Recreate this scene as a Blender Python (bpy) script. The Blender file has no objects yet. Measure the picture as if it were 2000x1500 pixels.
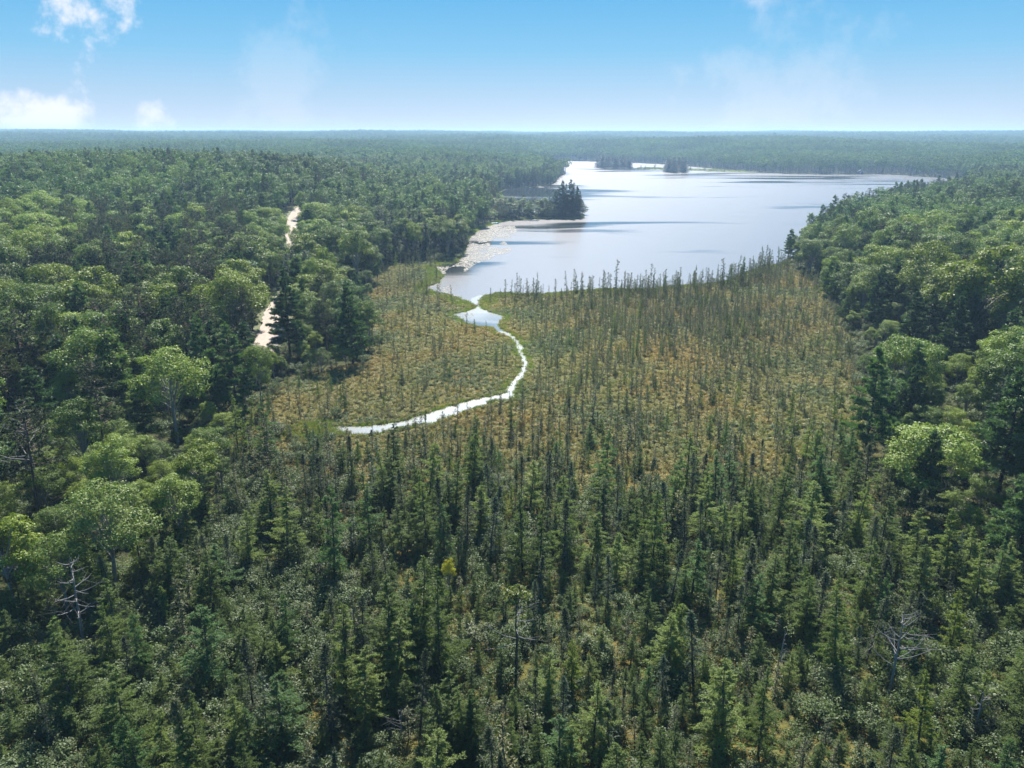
import bpy, math, numpy as np
from mathutils import Vector
rng = np.random.default_rng(7)
R = math.radians
scene = bpy.context.scene
C = scene.collection

# ---------------------------------------------------------------- camera, sky, sun, exposure
CAM_H, PITCH, HFOV = 60.0, R(17.7), R(66.0)
F = 1000.0 / math.tan(HFOV / 2)            # focal length in photo pixels (2000 wide)
cam_d = bpy.data.cameras.new('camera'); cam = bpy.data.objects.new('camera', cam_d); C.objects.link(cam)
cam.location = (0, 0, CAM_H); cam.rotation_euler = (math.pi / 2 - PITCH, 0, 0)
cam_d.sensor_width = 36; cam_d.lens = 18 / math.tan(HFOV / 2)
cam_d.clip_start = 0.5; cam_d.clip_end = 60000
scene.camera = cam

SUN_EL, SUN_AZ = R(50), R(3)               # the sun stands ahead of the camera, a little right
sv = Vector((math.sin(SUN_AZ) * math.cos(SUN_EL), math.cos(SUN_AZ) * math.cos(SUN_EL), math.sin(SUN_EL)))
sd = bpy.data.lights.new('sun', 'SUN'); sd.energy = 5.0; sd.angle = R(0.53); sd.color = (1.0, 0.95, 0.86)
so = bpy.data.objects.new('sun', sd); C.objects.link(so); so.rotation_euler = sv.to_track_quat('Z', 'Y').to_euler()
so.location = (0, 0, 300)

def pix_dir(u, v):
    d = Vector(((u - 1000) / F, math.cos(PITCH) + (750 - v) / F * math.sin(PITCH), -math.sin(PITCH) + (750 - v) / F * math.cos(PITCH)))
    return d.normalized()

w = bpy.data.worlds.new('World'); scene.world = w; w.use_nodes = True
nt = w.node_tree; nt.nodes.clear(); N = nt.nodes.new; L = nt.links.new
out = N('ShaderNodeOutputWorld'); bg = N('ShaderNodeBackground'); sky = N('ShaderNodeTexSky')
sky.sky_type = 'NISHITA'; sky.sun_disc = False; sky.sun_elevation = SUN_EL; sky.sun_rotation = SUN_AZ
sky.altitude = 400; sky.air_density = 1.0; sky.dust_density = 0.35; sky.ozone_density = 2.0
bg.inputs['Strength'].default_value = 0.055
hs = N('ShaderNodeHueSaturation'); hs.inputs['Saturation'].default_value = 1.1; hs.inputs['Value'].default_value = 0.8
L(sky.outputs[0], hs.inputs['Color'])
# a few small cumulus clouds
tc = N('ShaderNodeTexCoord')
noi = N('ShaderNodeTexNoise'); noi.inputs['Scale'].default_value = 17; noi.inputs['Detail'].default_value = 8; noi.inputs['Roughness'].default_value = 0.62
L(tc.outputs['Generated'], noi.inputs['Vector'])
# the photograph's clear azure air: elevation ramp laid over the physical sky
sx_ = N('ShaderNodeSeparateXYZ'); L(tc.outputs['Generated'], sx_.inputs[0])
azr = N('ShaderNodeValToRGB'); el_ = azr.color_ramp.elements
for _ in range(3): el_.new(.5)
for k_, (p0, c0_) in enumerate(((0.0, (4.5, 4.95, 6.0)), (.035, (3.2, 4.5, 6.0)), (.09, (1.55, 3.9, 6.05)), (.17, (.57, 3.05, 5.7)), (1.0, (.33, 1.6, 4.1)))):
    el_[k_].position = p0; el_[k_].color = (*c0_, 1)
L(sx_.outputs['Z'], azr.inputs[0])
mz = N('ShaderNodeMix'); mz.data_type = 'RGBA'; mz.inputs[0].default_value = .92; L(hs.outputs['Color'], mz.inputs[6]); L(azr.outputs[0], mz.inputs[7])
prev = mz.outputs[2]
def cloud(u, v, rad_px, thr, amount):
    global prev
    d = pix_dir(u, v)
    sub = N('ShaderNodeVectorMath'); sub.operation = 'DISTANCE'; sub.inputs[1].default_value = d
    L(tc.outputs['Generated'], sub.inputs[0])
    mr = N('ShaderNodeMapRange'); mr.inputs['From Min'].default_value = rad_px / F; mr.inputs['From Max'].default_value = 0
    mr.inputs['To Min'].default_value = -0.35; mr.inputs['To Max'].default_value = 0.22
    L(sub.outputs['Value'], mr.inputs['Value'])
    ad = N('ShaderNodeMath'); L(noi.outputs['Fac'], ad.inputs[0]); L(mr.outputs[0], ad.inputs[1])
    sm = N('ShaderNodeMapRange'); sm.interpolation_type = 'SMOOTHSTEP'; sm.inputs['From Min'].default_value = thr; sm.inputs['From Max'].default_value = thr + 0.22
    sm.inputs['To Max'].default_value = amount; L(ad.outputs[0], sm.inputs['Value'])
    mx = N('ShaderNodeMix'); mx.data_type = 'RGBA'; mx.inputs[7].default_value = (7.2, 7.1, 7.4, 1)
    L(sm.outputs[0], mx.inputs[0]); L(prev, mx.inputs[6]); prev = mx.outputs[2]
cloud(180, 25, 150, 0.44, 0.9); cloud(85, 240, 130, 0.42, 0.9); cloud(285, 235, 95, 0.46, 0.8)
cloud(1480, 15, 60, 0.55, 0.22); cloud(1500, 160, 330, 0.45, 0.16); cloud(560, 190, 300, 0.48, 0.14); cloud(-140, 215, 170, 0.5, 0.8)
L(prev, bg.inputs['Color']); L(bg.outputs[0], out.inputs['Surface'])

vs = scene.view_settings; vs.view_transform = 'Standard'; vs.look = 'None'; vs.gamma = 1; vs.use_curve_mapping = False
vs.exposure = 1.4
scene.render.engine = 'CYCLES'; cy = scene.cycles
cy.max_bounces = 6; cy.diffuse_bounces = 2; cy.glossy_bounces = 2; cy.transmission_bounces = 3; cy.volume_bounces = 1; cy.transparent_max_bounces = 8
cy.use_denoising = True; cy.caustics_reflective = False; cy.caustics_refractive = False

# ---------------------------------------------------------------- pixel <-> place
def to_ground(u, v, z=0.0):
    d = pix_dir(u, v); t = (z - CAM_H) / d.z
    return (d.x * t, d.y * t)
def ground_pts(pts, z=0.0): return np.array([to_ground(u, v, z) for u, v in pts])
sp, cp = math.sin(PITCH), math.cos(PITCH)
def project(x, y, z):
    x = np.asarray(x, float); y = np.asarray(y, float); z = np.asarray(z, float) - CAM_H
    dep = y * cp - z * sp; up = y * sp + z * cp
    dep = np.maximum(dep, 0.1)
    return 1000 + F * x / dep, 750 - F * up / dep, dep
def sm(a, lo, hi):
    t = np.clip((a - lo) / (hi - lo), 0, 1); return t * t * (3 - 2 * t)
def inside(poly, x, y):
    r = np.zeros(x.shape, bool); n = len(poly); j = n - 1
    for i in range(n):
        xi, yi = poly[i]; xj, yj = poly[j]
        c = ((yi > y) != (yj > y)) & (x < (xj - xi) * (y - yi) / (yj - yi + 1e-12) + xi)
        r ^= c; j = i
    return r
def pdist(poly, x, y, closed=True):
    best = np.full(x.shape, 1e18); n = len(poly)
    for i in range(n if closed else n - 1):
        ax, ay = poly[i]; bx, by = poly[(i + 1) % n]
        dx, dy = bx - ax, by - ay; t = np.clip(((x - ax) * dx + (y - ay) * dy) / (dx * dx + dy * dy + 1e-9), 0, 1)
        best = np.minimum(best, (x - ax - t * dx) ** 2 + (y - ay - t * dy) ** 2)
    return np.sqrt(best)
def vnoise(x, y, s, seed=0):
    """smooth value noise in [0,1], one octave of cell size s"""
    x = np.asarray(x) / s; y = np.asarray(y) / s
    ix = np.floor(x).astype(np.int64); iy = np.floor(y).astype(np.int64); fx = x - ix; fy = y - iy
    fx = fx * fx * (3 - 2 * fx); fy = fy * fy * (3 - 2 * fy)
    def h(a, b):
        n = (a * 374761393 + b * 668265263 + seed * 1442695041) & 0xffffffff
        n = ((n ^ (n >> 13)) * 1274126177) & 0xffffffff
        return ((n ^ (n >> 16)) & 0xffff) / 65535.0
    return (h(ix, iy) * (1 - fx) + h(ix + 1, iy) * fx) * (1 - fy) + (h(ix, iy + 1) * (1 - fx) + h(ix + 1, iy + 1) * fx) * fy
def fnoise(x, y, s, seed=0): return (vnoise(x, y, s, seed) * 4 + vnoise(x, y, s / 2, seed + 1) * 2 + vnoise(x, y, s / 4, seed + 2)) / 7
def smooth_poly(p, it=2, closed=True):
    p = np.asarray(p, float)
    for _ in range(it):
        q = np.roll(p, -1, 0)
        if closed: p = np.stack([p * .75 + q * .25, p * .25 + q * .75], 1).reshape(-1, 2)
        else:
            m = np.stack([p[:-1] * .75 + p[1:] * .25, p[:-1] * .25 + p[1:] * .75], 1).reshape(-1, 2); p = np.vstack([p[:1], m, p[-1:]])
    return p

near_shore = [(937, 592), (940, 583), (955, 576), (985, 572), (1040, 576), (1100, 572), (1180, 565), (1270, 566), (1310, 559), (1400, 555), (1440, 541), (1490, 520), (1535, 516)]
west_shore = [(928, 600), (905, 588), (880, 577), (845, 570), (826, 561), (850, 556), (864, 545), (862, 533), (842, 521), (880, 516), (900, 506), (908, 488), (914, 465), (938, 447),
              (962, 439), (985, 432), (1040, 428), (1090, 427), (1132, 429), (1141, 421), (1135, 417), (1085, 416), (1030, 415), (985, 412), (968, 398), (966, 380), (1000, 366), (1070, 364), (1088, 356),
              (1090, 346), (1106, 340), (1104, 335), (1082, 331), (1062, 322), (1066, 315)]
far_shore = [(1120, 314.5), (1170, 316), (1240, 318), (1300, 321), (1345, 325), (1440, 334), (1480, 336.5), (1560, 341), (1680, 341), (1740, 340), (1830, 347), (1900, 352)]
LAKE = np.vstack([ground_pts(near_shore[::-1]), ground_pts(west_shore), ground_pts(far_shore), np.array([(420, 760), (330, 690), (255, 590), (190, 490)])])
LAKE = smooth_poly(LAKE, 2)
def c6(pts): return [(600 + a * .35, 600 + b * .35) for a, b in pts]
bank_a = [(915, 584), (926, 594)] + c6([(945, -2), (920, 15), (860, 32), (780, 40), (850, 60), (880, 95), (960, 110), (1035, 115), (1050, 140), (1110, 160), (1160, 195), (1170, 240), (1195, 300), (1190, 355), (1150, 410), (1110, 450), (1098, 482),
             (1040, 495), (880, 525), (800, 550), (700, 585), (600, 612), (540, 638), (420, 655), (300, 668), (130, 662)])
bank_b = c6([(120, 690), (230, 708), (350, 716), (400, 702), (480, 685), (560, 672), (640, 652), (690, 657), (740, 630), (850, 602), (900, 575), (1000, 547), (1030, 520), (1090, 520), (1140, 512), (1165, 490), (1155, 465), (1200, 400),
             (1228, 375), (1240, 320), (1228, 280), (1208, 260), (1212, 225), (1187, 190), (1152, 160), (1092, 125), (1068, 105), (1095, 65), (1110, 50), (1030, 30), (985, 10), (967, -4)]) + [(941, 586), (946, 574)]
STREAM = smooth_poly(np.vstack([ground_pts(bank_a), ground_pts(bank_b)]), 2)
jit = rng.normal(0, 0.15, STREAM.shape); STREAM = STREAM + jit
left_edge = [(-900, 1330), (-300, 1240), (0, 1190), (150, 1150), (330, 1085), (420, 985), (440, 880), (505, 800), (565, 745), (660, 718), (728, 708), (716, 640), (718, 570), (748, 522), (800, 508), (846, 512)]
right_edge = [(1535, 516), (1600, 558), (1650, 640), (1668, 730), (1692, 860), (1745, 985), (1850, 1095), (2000, 1190), (2300, 1280), (2900, 1400)]
BOG = np.vstack([np.array([(-130, 10)]), ground_pts(left_edge), ground_pts(west_shore[:10][::-1]), ground_pts(near_shore), ground_pts(right_edge), np.array([(130, 10)])])
ISLES = [ground_pts(p) for p in ([(1160, 328), (1172, 325), (1235, 325), (1240, 328), (1205, 329.5)], [(1301, 337), (1304, 333), (1338, 333), (1341, 337), (1322, 338.6)],
                                 [(1236, 329), (1262, 327.5), (1303, 329), (1303, 332), (1270, 331)], [(1340, 330), (1380, 330), (1460, 334.4), (1500, 337), (1420, 336), (1345, 334)])]
for _i in range(len(ISLES)): ISLES[_i] = smooth_poly(ISLES[_i], 2)
ROAD_PX = [(508, 684), (523, 660), (533, 630), (540, 598), (560, 572), (590, 548), (602, 522), (590, 500), (573, 482), (570, 465), (576, 445), (600, 432), (660, 420)]
ROAD = smooth_poly(ground_pts(ROAD_PX, 2.5), 2, False)

def ground_z(x, y):
    x = np.asarray(x, float); y = np.asarray(y, float)
    wet = inside(BOG, x, y) | inside(LAKE, x, y)
    d = np.where(wet, 0, np.minimum(pdist(BOG, x, y), pdist(LAKE, x, y)))
    D = np.hypot(x, y)
    left = sm(-x, -50, 60)
    z = 1.6 * sm(d, 1, 25) + (4 + 5 * left) * sm(d, 20, 240)
    z += 15 * np.exp(-(((x + 330) / 300) ** 2 + ((y - 640) / 190) ** 2)) * sm(d, 10, 160)
    z += 9 * np.exp(-(((x - 420) / 190) ** 2 + ((y - 560) / 260) ** 2)) * sm(d, 10, 140)
    z += (fnoise(x, y, 160, 3) - .5) * 8 * sm(d, 20, 200)
    farz = (fnoise(x, y, 750, 5) - .42) * 44 * sm(D, 1000, 2200) * (1 - .45 * sm(D, 3000, 6000)) + 29 * sm(D, 1500, 5600) + (fnoise(x, y, 2200, 9) - .5) * 16 * sm(D, 3000, 5500)
    farz += 9 * np.exp(-((x / np.maximum(y, 1) + .56) / .10) ** 2) * sm(D, 3500, 5500)
    z += np.maximum(farz, -6) * sm(d, 60, 300)
    return np.where(wet, 0.0, np.maximum(z, 0.0)) * sm(np.where(wet, 0, pdist(ROAD, x, y, False)), -1, 14) ** 0 

# ---------------------------------------------------------------- materials
def mat(name):
    m = bpy.data.materials.new(name); m.use_nodes = True; m.node_tree.nodes.clear()
    return m, m.node_tree.nodes.new, m.node_tree.links.new
def leaf_mat(name, cols, transl=0.35, rough=0.5, spec=0.35, noise_scale=0.0, vary=0.35, hue=0.03, leafvar=0.25):
    """cols: list of base colours picked by the random number of the plant (or by noise over the place)"""
    m, n, l = mat(name); o = n('ShaderNodeOutputMaterial'); info = n('ShaderNodeObjectInfo')
    ramp = n('ShaderNodeValToRGB'); el = ramp.color_ramp.elements
    while len(el) < len(cols): el.new(0.5)
    for i, c in enumerate(cols): el[i].position = i / max(len(cols) - 1, 1); el[i].color = (*c, 1)
    if noise_scale:
        no = n('ShaderNodeTexNoise'); no.inputs['Scale'].default_value = noise_scale; no.inputs['Detail'].default_value = 3
        l(info.outputs['Location'], no.inputs['Vector'])
        a1 = n('ShaderNodeMath'); a1.operation = 'MULTIPLY_ADD'; l(info.outputs['Random'], a1.inputs[0]); a1.inputs[1].default_value = 0.3; a1.inputs[2].default_value = -0.1
        mr = n('ShaderNodeMapRange'); mr.inputs['From Min'].default_value = 0.36; mr.inputs['From Max'].default_value = 0.64; l(no.outputs['Fac'], mr.inputs['Value'])
        a2 = n('ShaderNodeMath'); l(mr.outputs[0], a2.inputs[0]); l(a1.outputs[0], a2.inputs[1])
        # the plants turn from orange leatherleaf to green alder and fern towards the wetter wood (small y)
        sl = n('ShaderNodeSeparateXYZ'); l(info.outputs['Location'], sl.inputs[0]); mw = n('ShaderNodeMapRange'); mw.inputs['From Min'].default_value = 80; mw.inputs['From Max'].default_value = 135; mw.inputs['To Min'].default_value = .75; mw.inputs['To Max'].default_value = 0; l(sl.outputs['Y'], mw.inputs['Value'])
        a3 = n('ShaderNodeMath'); l(a2.outputs[0], a3.inputs[0]); l(mw.outputs[0], a3.inputs[1]); fac = a3.outputs[0]
    else:
        # single trees carry alpha 0 and take the middle of the range, their tone is their own object colour
        mixf = n('ShaderNodeMix'); mixf.inputs[2].default_value = 0.5; l(info.outputs['Alpha'], mixf.inputs[0]); l(info.outputs['Random'], mixf.inputs[3]); fac = mixf.outputs[0]
    l(fac, ramp.inputs[0])
    mul = n('ShaderNodeMix'); mul.data_type = 'RGBA'; mul.blend_type = 'MULTIPLY'; mul.inputs[0].default_value = 1
    l(ramp.outputs[0], mul.inputs[6]); l(info.outputs['Color'], mul.inputs[7])
    # stands of trees differ a little from place to place
    ns = n('ShaderNodeTexNoise'); ns.inputs['Scale'].default_value = .007; ns.inputs['Detail'].default_value = 4; l(info.outputs['Location'], ns.inputs['Vector'])
    nr = n('ShaderNodeMapRange'); nr.inputs['From Min'].default_value = .35; nr.inputs['From Max'].default_value = .65; nr.inputs['To Min'].default_value = .72; nr.inputs['To Max'].default_value = 1.28; l(ns.outputs['Fac'], nr.inputs['Value'])
    sc_ = n('ShaderNodeVectorMath'); sc_.operation = 'SCALE'; l(mul.outputs[2], sc_.inputs[0]); l(nr.outputs[0], sc_.inputs['Scale'])
    # leaf-to-leaf difference
    geo = n('ShaderNodeNewGeometry'); mr2 = n('ShaderNodeMapRange'); mr2.inputs['To Min'].default_value = 1 - leafvar; mr2.inputs['To Max'].default_value = 1 + leafvar
    l(geo.outputs['Random Per Island'], mr2.inputs['Value'])
    m2 = n('ShaderNodeVectorMath'); m2.operation = 'SCALE'; l(sc_.outputs[0], m2.inputs[0]); l(mr2.outputs[0], m2.inputs['Scale'])
    p = n('ShaderNodeBsdfPrincipled'); p.inputs['Roughness'].default_value = rough; p.inputs['Specular IOR Level'].default_value = spec
    l(m2.outputs[0], p.inputs['Base Color'])
    t = n('ShaderNodeBsdfTranslucent'); tv = n('ShaderNodeVectorMath'); tv.operation = 'MULTIPLY'; tv.inputs[1].default_value = (1.25, 1.35, 0.6)
    l(m2.outputs[0], tv.inputs[0]); l(tv.outputs[0], t.inputs['Color'])
    ms = n('ShaderNodeMixShader'); ms.inputs[0].default_value = transl
    l(p.outputs[0], ms.inputs[1]); l(t.outputs[0], ms.inputs[2]); l(ms.outputs[0], o.inputs['Surface'])
    return m
def noise_mat(name, cols, scale, rough=0.9, bump=0.0, coords='Object', stretch=(1, 1, 1)):
    m, n, l = mat(name); o = n('ShaderNodeOutputMaterial'); p = n('ShaderNodeBsdfPrincipled'); p.inputs['Roughness'].default_value = rough
    tcn = n('ShaderNodeTexCoord'); mp = n('ShaderNodeMapping'); mp.inputs['Scale'].default_value = stretch; l(tcn.outputs[coords], mp.inputs[0])
    no = n('ShaderNodeTexNoise'); no.inputs['Scale'].default_value = scale; no.inputs['Detail'].default_value = 6; no.inputs['Roughness'].default_value = 0.65; l(mp.outputs[0], no.inputs['Vector'])
    ramp = n('ShaderNodeValToRGB'); el = ramp.color_ramp.elements
    while len(el) < len(cols): el.new(0.5)
    for i, c in enumerate(cols): el[i].position = 0.3 + 0.4 * i / max(len(cols) - 1, 1); el[i].color = (*c, 1)
    l(no.outputs['Fac'], ramp.inputs[0]); l(ramp.outputs[0], p.inputs['Base Color']); l(p.outputs[0], o.inputs[0])
    if bump:
        b = n('ShaderNodeBump'); b.inputs['Strength'].default_value = bump; b.inputs['Distance'].default_value = 0.2; l(no.outputs['Fac'], b.inputs['Height']); l(b.outputs[0], p.inputs['Normal'])
    return m
M = {}
M['bark'] = noise_mat('bark_dark', [(.03, .024, .02), (.075, .06, .05)], 3.0)
M['bark_red'] = noise_mat('bark_reddish', [(.05, .035, .028), (.13, .085, .065)], 3.0)
M['bark_pale'] = noise_mat('bark_pale', [(.12, .11, .10), (.28, .26, .23)], 3.0)
M['dead'] = noise_mat('dead_wood', [(.11, .105, .10), (.24, .23, .22)], 4.0)
M['tamarack'] = leaf_mat('tamarack_needles', [(.085, .130, .040), (.120, .168, .048), (.160, .200, .054)], .48, .6, .2)
M['spruce'] = leaf_mat('spruce_needles', [(.042, .062, .028), (.062, .082, .036), (.090, .100, .044)], .25, .6, .25)
M['bogspruce'] = leaf_mat('bog_spruce_needles', [(.068, .082, .040), (.105, .112, .054), (.145, .142, .066)], .25, .6, .25)
M['pine'] = leaf_mat('white_pine_needles', [(.040, .082, .036), (.060, .112, .044), (.085, .138, .050)], .36, .5, .35)
M['redpine'] = leaf_mat('red_pine_needles', [(.036, .055, .024), (.052, .072, .030), (.066, .085, .034)], .25, .55, .3)
M['fir'] = leaf_mat('fir_needles', [(.022, .045, .022), (.034, .060, .028), (.048, .075, .032)], .22, .55, .3)
M['maple'] = leaf_mat('broadleaf_leaves', [(.050, .105, .026), (.085, .150, .032), (.125, .180, .036), (.065, .125, .034), (.120, .165, .062)], .30, .5, .22)
M['maple_far'] = leaf_mat('far_broadleaf_leaves', [(.050, .105, .026), (.085, .150, .032), (.125, .180, .036), (.065, .125, .034), (.120, .165, .062)], .2, .8, .08, leafvar=.15)
M['shrub'] = leaf_mat('shrub_leaves', [(.060, .100, .034), (.090, .122, .048), (.080, .118, .032), (.115, .135, .068)], .32, .55, .3)
M['bogshrub'] = leaf_mat('bog_shrub_leaves', [(.285, .200, .055), (.250, .210, .062), (.205, .205, .066), (.105, .140, .048)], .3, .55, .3, noise_scale=0.035)
M['sedge'] = leaf_mat('sedge_blades', [(.13, .19, .035), (.17, .21, .05), (.20, .21, .06)], .4, .5, .3)
M['twig'] = noise_mat('twig_bark', [(.07, .055, .045), (.14, .115, .10)], 3.0)

# ---------------------------------------------------------------- mesh helpers
def make_mesh(name, V, Fc, mats, idx=None, smooth=False):
    """V (n,3); Fc list of equal-length face arrays"""
    me = bpy.data.meshes.new(name); V = np.asarray(V, np.float32)
    me.vertices.add(len(V)); me.vertices.foreach_set('co', V.ravel())
    loops = np.concatenate([np.asarray(f).ravel() for f in Fc]).astype(np.int32)
    tot = np.concatenate([np.full(len(f), np.asarray(f).shape[1]) for f in Fc]).astype(np.int32)
    st = np.concatenate([[0], np.cumsum(tot)[:-1]]).astype(np.int32)
    me.loops.add(len(loops)); me.loops.foreach_set('vertex_index', loops)
    me.polygons.add(len(tot)); me.polygons.foreach_set('loop_start', st)
    for m in mats: me.materials.append(m)
    if idx is not None: me.polygons.foreach_set('material_index', np.asarray(idx, np.int32))
    if smooth: me.polygons.foreach_set('use_smooth', np.ones(len(tot), bool))
    me.update(calc_edges=True); me.validate()
    return me
def norm(a): return a / (np.linalg.norm(a, axis=-1, keepdims=True) + 1e-9)
def needles(r, c, d, length, width):
    """triangles with base at c, tip along d"""
    d = norm(d); s = norm(np.cross(d, r.normal(size=d.shape))) * (np.asarray(width) / 2)[:, None]
    V = np.stack([c - s, c + s, c + d * np.asarray(length)[:, None]], 1).reshape(-1, 3)
    return V, np.arange(len(V)).reshape(-1, 3)
def leaves(r, c, nrm, size):
    nrm = norm(nrm); a = norm(np.cross(nrm, r.normal(size=nrm.shape))); b = np.cross(nrm, a); size = np.asarray(size)[:, None]
    V = np.stack([c - a * size, c - b * size * .6 + nrm * size * .12, c + a * size, c + b * size * .6 + nrm * size * .12], 1).reshape(-1, 3)
    return V, np.arange(len(V)).reshape(-1, 4)
def tube(pts, rad, sides=5):
    pts = np.asarray(pts, float); rad = np.asarray(rad, float); n = len(pts)
    tan = norm(np.gradient(pts, axis=0)); ref = np.where(np.abs(tan[:, 2:3]) > .9, np.array([[1., 0, 0]]), np.array([[0, 0, 1.]]))
    a = norm(np.cross(tan, ref)); b = np.cross(tan, a); th = np.arange(sides) * 2 * math.pi / sides
    V = (pts[:, None] + rad[:, None, None] * (a[:, None] * np.cos(th)[None, :, None] + b[:, None] * np.sin(th)[None, :, None])).reshape(-1, 3)
    i = np.arange(n - 1)[:, None] * sides; j = np.arange(sides)[None]; k = (j + 1) % sides
    return V, np.stack([i + j, i + k, i + k + sides, i + j + sides], -1).reshape(-1, 4)
def join(parts):
    Vs, T, Q, o = [], [], [], 0
    for V, f in parts:
        Vs.append(V); (T if f.shape[1] == 3 else Q).append(f + o); o += len(V)
    return np.concatenate(Vs), [np.concatenate(x) for x in (T, Q) if x]
def swayed(r, H, k=8, amp=.012):
    t = np.linspace(0, 1, k); off = np.cumsum(r.normal(0, amp * H / 3, (k, 2)), 0); off -= off[0]
    return np.column_stack([off * t[:, None], t * H])

# every prototype: (wood part list, leaf part list)
def along(pts, t):
    z = np.asarray(pts)[:, 2]; return np.column_stack([np.interp(t * z[-1], z, pts[:, 0]), np.interp(t * z[-1], z, pts[:, 1]), t * z[-1]])
def conifer(seed, H, prof, nb, tuft, dens, t0, droop, up_tip=0.0, trunk_r=.012, twig=True, wide=.35, tri=3, flat=.5, sides=5, vert=0.0):
    """prof(t)->branch length; branches carry tufts of needles"""
    r = np.random.default_rng(seed); P = swayed(r, H); R0 = trunk_r * H
    wood = [tube(P, np.linspace(R0, .012 * 1.2, len(P)), sides)]; lv = []
    t = t0 + (1 - t0) * (np.arange(nb) + r.random(nb)) / nb; L_ = prof(t) * r.uniform(.6, 1.15, nb)
    az = r.random(nb) * 6.283; base = along(P, t)
    for i in range(nb):
        ln = L_[i]
        if ln < .05: continue
        h = np.array([math.cos(az[i]), math.sin(az[i]), 0.]); side = np.array([-h[1], h[0], 0])
        m = max(2, int(ln * dens)); s = (np.arange(m) + r.random(m)) / m; s = .12 + .88 * s
        dr = droop + (.5 * (t[i] - .5)); curve = dr * s * ln + up_tip * s ** 2 * ln
        pos = base[i] + h * (s * ln)[:, None]; pos[:, 2] += curve
        pos += side * (r.normal(0, wide * ln * .5, m) * (1.1 - .75 * s))[:, None]
        pos[:, 2] += r.normal(0, .05, m)
        if twig: 
            w_ = tube(np.array([base[i], base[i] + h * ln * .5 + [0, 0, (dr * .5 + up_tip * .25) * ln], base[i] + h * ln * .95 + [0, 0, (dr + up_tip) * ln * .95]]), [R0 * .16 + .006, R0 * .1, .006], 3); wood.append(w_)
        pos = np.repeat(pos, tri, 0); k = len(pos)
        d = r.normal(size=(k, 3)) * [1, 1, flat] + h * .8 + [0, 0, vert]
        lv.append(needles(r, pos + r.normal(0, tuft * .25, (k, 3)), d, tuft * r.uniform(.6, 1.3, k), tuft * r.uniform(.3, .55, k)))
    k = 14; top = np.repeat(P[-1:], k, 0) - np.column_stack([np.zeros((k, 2)), r.random(k) * H * .05])
    lv.append(needles(r, top, r.normal(size=(k, 3)) * .6 + [0, 0, .9], np.full(k, tuft), np.full(k, tuft * .4)))
    return wood, lv
def tamarack(s, H, q=1.0):
    return conifer(s, H, lambda t: (1 - t) ** .8 * .205 * H * (1 + .25 * np.sin(t * 25 + s)) + .12, int(72 * q), .19 / q ** .5, 30 * q, .10, -.03, .12, .011, q > .8, .24, 4, .5)
def spruce(s, H, q=1.0):
    def prof(t): return np.where(t > .80, .055 * H * np.sin(np.clip((1 - t) / .20, 0, 1) * 2.0 + .35), (.055 + .085 * (1 - t)) * H * (.75 + .35 * np.sin(t * 31 + s))) + .05
    w1, l1 = conifer(s, H, prof, int(80 * q), .19 / q ** .5, 11 * q, .16, -.42, .12, .0105, q > .8, .28, 3, .5)
    r = np.random.default_rng(s + 500); k = int(800 * q); t = .76 + .24 * r.random(k) ** .9; a = r.random(k) * 6.283
    rad = .036 * H * r.uniform(.2, 1.15, k) * np.sin(np.clip((1 - t) / .24, 0, 1) * 2.2 + .2)
    top = np.array([w1[0][0][-5:, :2].mean(0)[0], w1[0][0][-5:, :2].mean(0)[1]])
    pos = np.column_stack([top[0] + rad * np.cos(a), top[1] + rad * np.sin(a), t * H])
    l1.append(needles(r, pos, r.normal(size=(k, 3)) * [1, 1, .5] + [0, 0, .3], .2 * r.uniform(.6, 1.2, k) / q ** .5, .085 * np.ones(k) / q ** .5))
    return w1, l1
def bog_spruce(s, H=7):
    def prof(t): return np.where(t > .82, .05 * H * np.sin(np.clip((1 - t) / .18, 0, 1) * 2.3 + .3), (.055 + .085 * (1 - t)) * H * (.7 + .4 * np.sin(t * 23 + s))) + .05
    return conifer(s, H, prof, 46, .24, 10, .12, -.34, .1, .0105, False, .3, 3, .5, sides=4)
def fir(s, H, q=1.0):
    return conifer(s, H, lambda t: (1 - t) ** .85 * .19 * H + .15, int(150 * q), .34 / q ** .5, 7 * q, .06, -.22, .12, .012, False, .4, 4, .4)
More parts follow.
